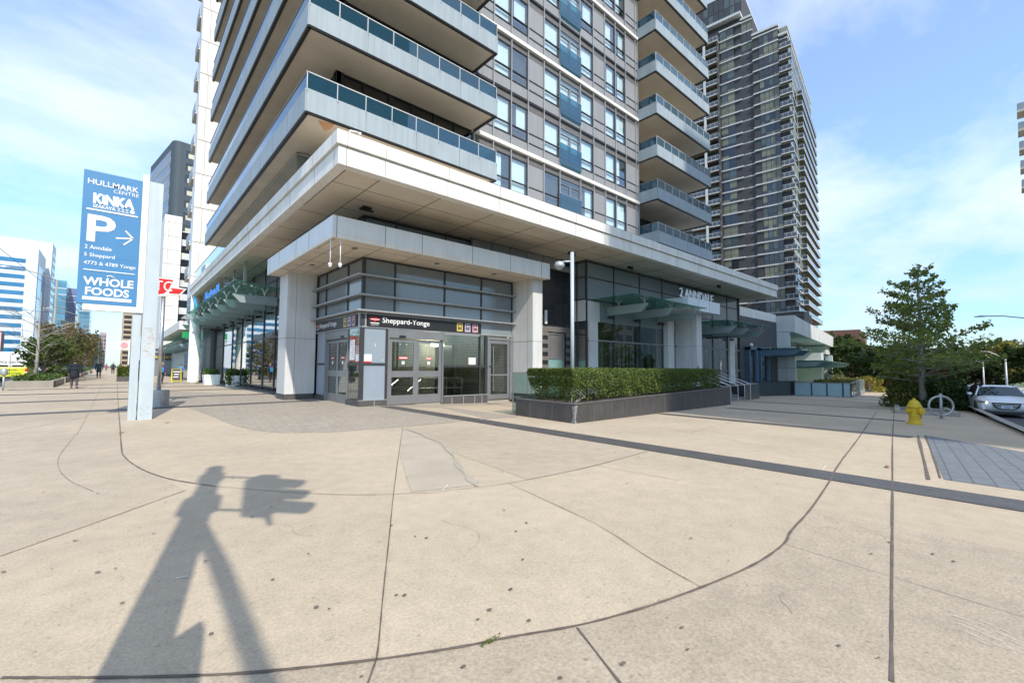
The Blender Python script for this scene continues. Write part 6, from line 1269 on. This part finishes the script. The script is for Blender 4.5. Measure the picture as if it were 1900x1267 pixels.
# ------------------------------------------------------------------ white slab apartment block beyond the podium
wb = thing('apartment_block', 'white stone apartment block with stacked balconies rising behind the podium roof', 'building', (4.4, 45.5, 0))
m_ = MB(); m_.box(4.42,9.5,45.6,46.8,7.2,60,0)
for i in range(18): 
    z = 9.0+2.95*i; m_.box(4.41,9.5,45.585,45.62,z-.02,z+.02,1)
    if i % 2: m_.box(5.0-.012,5.0+.012,45.588,45.62,z,z+2.95,1)
    else: m_.box(4.9-.010,4.9+.010,45.588,45.62,z,z+2.95,1)
m_.build('end_wall', [M['stone'], M['seam']], wb)
m_ = MB(); m_.box(5.6,22,46.8,60,.2,60); m_.build('body', M['gspb'], wb)
for k in range(16): m_ = MB(); z = 9.0+2.95*k; m_.box(4.33,5.6,47.2,49.4,z,z+.22,0); m_.box(4.33,4.38,47.2,49.4,z+.1,z+1.1,1); m_.build('balcony', [M['soff'], M['balp']], wb)
m_ = MB(); m_.box(4.4,8.5,52.5,80,4.95,5.75,0); m_.box(6.6,8.4,52.5,80,.1,4.95,1); m_.build('lower_podium', [M['stone'], M['gstore'] if False else M['gspb']], wb)
c = glass_canopy('further green glass canopy on small fins beyond the round column', [((6.6,y),(4.5,y)) for y in np.arange(53,78,1.6)], 3.9, [(4.4,52.5,4.0),(6.6,52.5,3.9),(6.6,79,3.9),(4.4,79,4.0)], 'glass canopies along the street fronts', 'y', lamps=False)
bn = thing('bank_front', 'small bank front with yellow lettering at the end of the arcade', 'shopfront', (3.9,82,0))
m_ = MB(); z = gz(5,82); m_.box(4.0,8.3,82,84,z,z+3.9,0); m_.box(4.1,8.2,81.96,82,z+.1,z+2.2,1); m_.box(4.0,8.3,81.9,82,z+3.3,z+3.5,2)
for x in (4.05,5.3,6.2,8.2): m_.box(x-.06,x+.06,81.92,82,z,z+3.4,2)
m_.build('front_wall', [M['gran'], M['gspb'], M['lamp']], bn); text('bank_letters', 'Banking Centre', 3.3, .42, (4.2,81.9,z+2.45), (1,0,0), (0,0,1), mat('letter_yellow', (.75,.55,.02), .5, emit=None), bn, bold=.02)
m_ = MB(); m_.box(6.3,7.2,81.93,81.97,z+.1,z+1.6); m_.build('red_poster', M['red'], bn); m_ = MB(); m_.box(7.0,7.9,81.9,81.95,z+2.95,z+3.6); m_.build('blue_sign', mat('sign_blue2', (.03,.25,.6), .4), bn)
gw = thing('side_wall', 'pale teal wall leading to the bank front under the far canopy', 'wall', (6.4,75,0)); m_ = MB(); m_.add([(6.2,64,gz(6,64)),(6.2,81.8,gz(6,82)),(6.2,81.8,3.6),(6.2,64,3.6),(6.6,64,gz(6,64)),(6.6,81.8,gz(6,82)),(6.6,81.8,3.6),(6.6,64,3.6)], [(3,2,1,0),(4,5,6,7),(0,1,5,4),(1,2,6,5),(2,3,7,6),(3,0,4,7)]); m_.build('wall_face', mat('teal_wall', (.36,.47,.48), .4, var=.06), gw)
gs = thing('green_sign', 'small green shop sign hanging under the far canopy', 'sign', (4.9,52,4)); m_ = MB(); m_.box(4.6,5.9,52,52.12,4.1,4.7); m_.build('sign_face', mat('shop_green', (.02,.30,.10), .4), gs)
# second white slab, dark rounded tower
def blk(name, label, T, boxes, mats, loc): 
    t = thing(name, label, 'building', loc); m_ = MB(T)
    for b in boxes: m_.box(*b[:6], b[6] if len(b) > 6 else 0)
    m_.build('wall', mats, t); return t
s2 = blk('slab_tower', 'narrow white slab tower between the dark office tower and the apartment block', None, [(5.5,8.0,99,112,0,28.3,0)]+[(5.49,8.01,98.98,99.02,2+2.5*i,2.06+2.5*i,1) for i in range(11)]+[(6.08,6.13,98.985,99.02,0,28,1)], [M['stone'], M['seam']], (5.5,99,0))
m_ = MB(); m_.box(8.0,16,100,112,0,26,0)
for i in range(10): m_.box(7.98,16,99.98,100,2+2.5*i,3.3+2.5*i,1)
m_.build('balcony_wing', [M['stoneg'], tdark], s2)
TD = Matrix(((EX[0], NX[0], 0, 8.5), (EX[1], NX[1], 0, 135.5), (0, 0, 1, 0), (0, 0, 0, 1)))
dt = thing('office_tower', 'dark slate office tower with rounded corner and ribbon windows', 'building', (8.5,135.5,0))
slate = mat('slate_panel', (.055,.075,.092), .65, .0, var=.08, scale=.3); rib = mat('ribbon_panel', (.27,.31,.34), .5, var=.06, scale=.2); brown = mat('bronze_glass', (.055,.04,.04), .12, var=.1, spec=.8)
m_ = MB(TD); rc_ = [(1.5-1.5*math.cos(t), 1.5-1.5*math.sin(t)) for t in np.linspace(0, math.pi/2, 8)]; m_.prism([(0,24)]+rc_+[(30,0),(30,24)], 0, 57.2)
m_.build('tower_shell', slate, dt)
for i in range(17):
    z = 3.0+3.15*i; m_ = MB(TD); m_.box(-.06,0,2.2,23.5,z-1.35,z+.1,1); m_.box(-.04,0.02,2.2,23.5,z+.1,z+1.75,0); m_.build('window', [brown, rib], dt)
    for q in range(3): m_ = MB(TD); x = 2.6+5.3*q; m_.box(x,x+4.6,-.02,.02,z,z+2.0,0); m_.box(x+.5,x+4.3,-.045,-.02,z+.1,z+1.25,1); m_.build('window', [tdark, mat('office_blind', (.55,.52,.40), .7, var=.15, scale=.4)], dt)
# buildings along the avenue
bw = mat('tower_white', (.62,.66,.70), .5, var=.04, scale=.2); bb = mat('blue_strip_glass', (.02,.15,.31), .06, var=.25, scale=.3, spec=.9)
st2 = blk('striped_tower', 'white office tower banded with blue ribbon windows on the far left', None, [(-70,-21.3,222,243,0,41.5,0),(-21.3,-21.2,223,242,0,36,1)], [bw, bb], (-21.3,222,0))
for i in range(13):
    z = 3.0+2.75*i; m_ = MB(); m_.box(-68,-24.2,221.9,222,z,z+1.35); m_.build('window', bb, st2)
s3 = blk('slab_tower', 'plain white slab tower standing just behind the striped tower', None, [(-80,-20.0,246,259,0,48.6,0)]+[(-20.0,-19.9,247,258,3+2.9*i,4.6+2.9*i,1) for i in range(15)], [bw, tdark], (-22.2,251,0))
bl1 = mat('blue_curtain_wall', (.10,.24,.33), .05, var=.35, scale=.12, spec=.9); bl2 = mat('violet_curtain_wall', (.17,.18,.30), .1, var=.3, scale=.15, spec=.8)
for lb_, x0, x1, y, h, mm, nr in (('blue glass tower with white grid top behind the russet trees',-29,-19.5,310,43,bl1,13),('violet edged glass tower right of the blue one',-20.6,-16.8,330,42,bl2,12),('further pale blue glass tower partly behind the sign panel',-22,-14,410,44,bl1,14),('tan and brown slab tower seen below the sign panel',2.2,14,330,60,mat('tan_wall', (.42,.33,.22), .7, var=.06),20),('pinkish office block in the far distance of the avenue',-10,-6.4,472,27,mat('pink_wall', (.42,.30,.30), .7, var=.06),8),('teal topped block next to the far pinkish one',-14.5,-9.5,440,24,mat('teal_block', (.16,.30,.30), .5, var=.1),7)):
    t = thing('glass_tower' if mm in (bl1, bl2) else 'tower_block', lb_, 'building', (x0,y,0)); m_ = MB(); m_.box(x0,x1,y,y+30,0,h); m_.build('wall', mm, t)
    for i in range(nr):
        z = 2+(h-3)/nr*i; m_ = MB()
        if mm in (bl1,bl2): m_.box(x0,x1,y-.08,y,z,z+.35); m_.box(x1,x1+.06,y,y+30,z,z+.35); m_.build('floor_band', bw if i > nr-3 else rib, t)
        else:
            for q in range(3): w = (x1-x0)/3; m_.box(x0+w*q+.5,x0+w*q+w-.15,y-.06,y,z,z+(h-3)/nr*.62)
            m_.build('window', tdark if mm is not MATS['tan_wall'] else brown, t)
shops = [('white low shop with green sign on the right side of the avenue',3.2,150,14,9,(.70,.70,.68)),('pale grey two storey shop beyond it on the right',3.8,170,18,7,(.50,.50,.50)),('cream shop row further up on the right',4.0,200,40,8,(.60,.54,.42)),('red brick shops on the left side of the avenue',-28,120,30,10,(.30,.12,.08)),('glass fronted offices on the left side, up the avenue',-29,160,50,14,(.35,.40,.42)),('long low shop terrace far up the left side',-28,255,90,11,(.45,.38,.34)),('distant row of shops at the vanishing end of the avenue, right',5,260,150,12,(.48,.44,.42)),('distant row at the vanishing end of the avenue, left',-27,360,120,14,(.45,.46,.50))]
for i, (lb_, x, y, l, h, c) in enumerate(shops):
    x0, x1 = (x, x+16) if x > 0 else (x-14, x)
    t = thing('shop_building', lb_, 'building', (x,y,0)); m_ = MB(); m_.box(x0,x1,y,y+l,0,h); m_.build('wall', mat('shop_wall_%d' % i, c, .7, var=.08), t)
    for q in range(int(l/6)):
        m_ = MB(); yy = y+1+6*q; e = x0 if x > 0 else x1
        for z in np.arange(.4, h-2, 3.2): m_.box(e-.05,e+.05,yy,yy+4.4,z,z+2.1)
        m_.build('window', tdark, t)
    m_ = MB(); m_.box(x0+.4,x1-.4,y-.06,y,.4,2.8); m_.build('window', tdark, t)
    m_ = MB(); rr_ = (.05,.4,.12) if i == 0 else (random.uniform(.05,.6),random.uniform(.05,.4),random.uniform(.05,.5)); e = (x0-.4) if x > 0 else x1+.4; m_.box(min(e,e+.3),max(e,e+.3),y+3,y+5.2,3.2,4.4); m_.build('hanging_sign', mat('shop_sign_%d' % i, rr_, .5), t)
bbd = thing('billboard', 'billboard with a pink and white portrait poster above the van on the far left', 'billboard', (-13,75,0))
m_ = MB(); m_.tube([(-11.5,75,0),(-11.5,75,5.0)], .12, 8); m_.tube([(-16,75,0),(-16,75,5)], .12, 8); m_.build('billboard_legs', M['lamp'], bbd)
m_ = MB(); m_.box(-18,-9.4,74.8,75.1,3.0,5.2,0); m_.box(-17.8,-9.6,74.78,74.8,3.1,5.1,1); m_.box(-17,-15.5,74.77,74.785,3.3,4.9,2); m_.build('billboard_panel', [M['frame'], mat('poster_pink', (.65,.45,.48), .5, var=.25, scale=.8), mat('poster_violet', (.12,.06,.25), .5)], bbd)
m_ = MB(); c = (-11.2,74.76,4.25); m_.add([(c[0]+.55*math.cos(t), c[1], c[2]+.7*math.sin(t)) for t in np.linspace(0,2*math.pi,16)[:-1]], [tuple(range(15))], 0); m_.add([(c[0]+.33*math.cos(t), c[1]-.01, c[2]-.1+.45*math.sin(t)) for t in np.linspace(0,2*math.pi,16)[:-1]], [tuple(range(15))], 1); m_.build('portrait', [mat('poster_hair', (.25,.05,.03), .6), M['skin']], bbd)
sg_ = thing('station_sign', 'blue and white hanging street sign seen through the russet trees', 'sign', (-5.4,84,5)); m_ = MB(); m_.box(-5.6,-3.9,84,84.1,3.7,4.5,0); m_.box(-5.5,-4.0,83.98,84,4.0,4.25,1); m_.tube([(-4.9,84.05,.2),(-4.9,84.05,4.6)], .06, 6); m_.build('sign_face', [mat('street_blue', (.03,.15,.55), .4), M['white']], sg_)
far_sign = thing('pole_sign', 'round faced white pole sign beside a pale green board up the avenue', 'sign', (1.2,118,0)); m_ = MB(); m_.tube([(2.0,118,0),(2.0,118,6.6)], .12, 8); m_.box(.2,2.1,118,118.2,4.6,6.4,0); m_.box(2.2,3.6,118,118.2,4.9,6.3,1); m_.tube([(1.2,117.98,5.5),(1.2,117.9,5.5)], .6, 18, 2); m_.build('sign_face', [M['white'], mat('pale_green', (.45,.62,.40), .5), mat('pole_sign_pink', (.6,.3,.3), .5)], far_sign)
wr = thing('overhead_wire', 'thin overhead wires sloping down across the sky on the far left', 'wire', (-8,40,8)); m_ = MB(); m_.tube([(-14,60,17.5),(-10.5,100,15.8),(-6.5,150,14.0)], .035, 5); m_.tube([(-30,70,9.3),(-15,95,9.6),(-5,104,9.9)], .03, 5); m_.build('cable', M['black'], wr)
# ------------------------------------------------------------------ brown brick church hall, red building, right edge tower
ch = thing('brick_hall', 'brown brick hall with tall vertical piers beyond the shop pavilion', 'building', (132,28,-3))
TC = Matrix(((EX[0], NX[0], 0, 132), (EX[1], NX[1], 0, 25), (0, 0, 1, 0), (0, 0, 0, 1)))
m_ = MB(TC); m_.box(0,22,-1,12,-4,11.0); m_.box(-3,0,1.5,14,-4,8.6); m_.build('brick_wall', M['bbrick'], ch)
for i in range(6): m_ = MB(TC); m_.box(2.2+3.2*i,3.6+3.2*i,-1.5,-1,-4,10.4); m_.build('brick_pier', M['bbrick'], ch)
for i in range(5): m_ = MB(TC); m_.box(3.7+3.2*i,5.2+3.2*i,-1.03,-.99,-2,9.6); m_.build('window', tdark, ch)
rb = thing('brick_house', 'low red brick house behind the lamp post and orange tubs', 'building', (108,4,-2.8)); m_ = MB(TE); m_.box(97,108,-14,-5.0,-4,1.6,0); m_.prism([(96.5,-14.5),(108.5,-14.5),(108.5,-4.5),(96.5,-4.5)], 1.6, 1.9, 1); m_.build('wall', [mat('red_brick', (.28,.09,.06), .8, var=.15, scale=2), M['cladd']], rb)
for q in range(3): m_ = MB(TE); m_.box(96.95,97,-13+2.7*q,-11.5+2.7*q,-1.5,.4); m_.build('window', tdark, rb)
re_ = thing('edge_tower', 'pale tower whose balcony corners just enter at the right edge', 'building', (92,-4,-2.5))
m_ = MB(); m_.box(91.5,112,-26,-4.3,-3,62); m_.build('wall', M['stoneg'], re_)
for k in range(20):
    z = 15.2+2.62*k
    if 25.5 < z < 37: m_ = MB(); m_.box(89.4,92,-16,-1.60,z,z+.3,0); m_.box(89.4,89.48,-16,-1.65,z+.3,z+1.2,1); m_.box(89.5,92,-1.70,-1.63,z+.3,z+1.2,1); m_.build('balcony', [M['soff'], M['balp']], re_)
for nm, lb_, x0, x1, y0, h, mm, gm in (('apartment_house','beige apartment house across the side street, mirrored in the lobby glass',58,82,-24,24,mat('beige_wall2', (.50,.42,.33), .8, var=.1, scale=.4),'gspb'),('office_block','green glazed block next to the beige one across the side street',84,100,-20,19,mat('green_block', (.30,.40,.36), .5, var=.1),'gspb')):
    t = thing(nm, lb_, 'building', (x0,y0,0)); m_ = MB(); m_.box(x0,x1,y0-16,y0,-3,h); m_.build('wall', mm, t)
    for k in range(int(h/3)-1):
        for x in np.arange(x0+1, x1-2, 3.4): m_ = MB(); m_.box(x,x+1.9,y0,y0+.06,.5+3*k,2.3+3*k); m_.build('window', M[gm], t)
tree('broadleaf_tree', 'green tree across the side street, seen only in the lobby glass', (70,-15,-1.8), 8, 3.6, lg and 1500, .25, lg, .2, seed=90)
# tower across the side street, behind the photographer: throws the shade over the right half
cs = thing('shade_tower', 'beige stepped apartment tower across the side street, seen in the lobby glass', 'building', (2.35,-55,0))
beige = mat('beige_wall', (.46,.40,.32), .8, var=.08, scale=.3)
for i, (x0, x1, h) in enumerate(((2.35,9.4,78.4),(9.4,13.4,82.2),(13.4,22,86.2),(22,44,90))):
    m_ = MB(); m_.box(x0,x1,-78,-55+.02*i,-2,h); m_.build('wall_block', beige, cs)
for k in range(27):
    for x in (3.2,6.3,10,14.5,19,24,29,34,39): 
        if k < 9: m_ = MB(); m_.box(x,x+1.9,-54.93+.0,-54.86,2+2.85*k,3.7+2.85*k); m_.build('window', M['gspb'], cs)
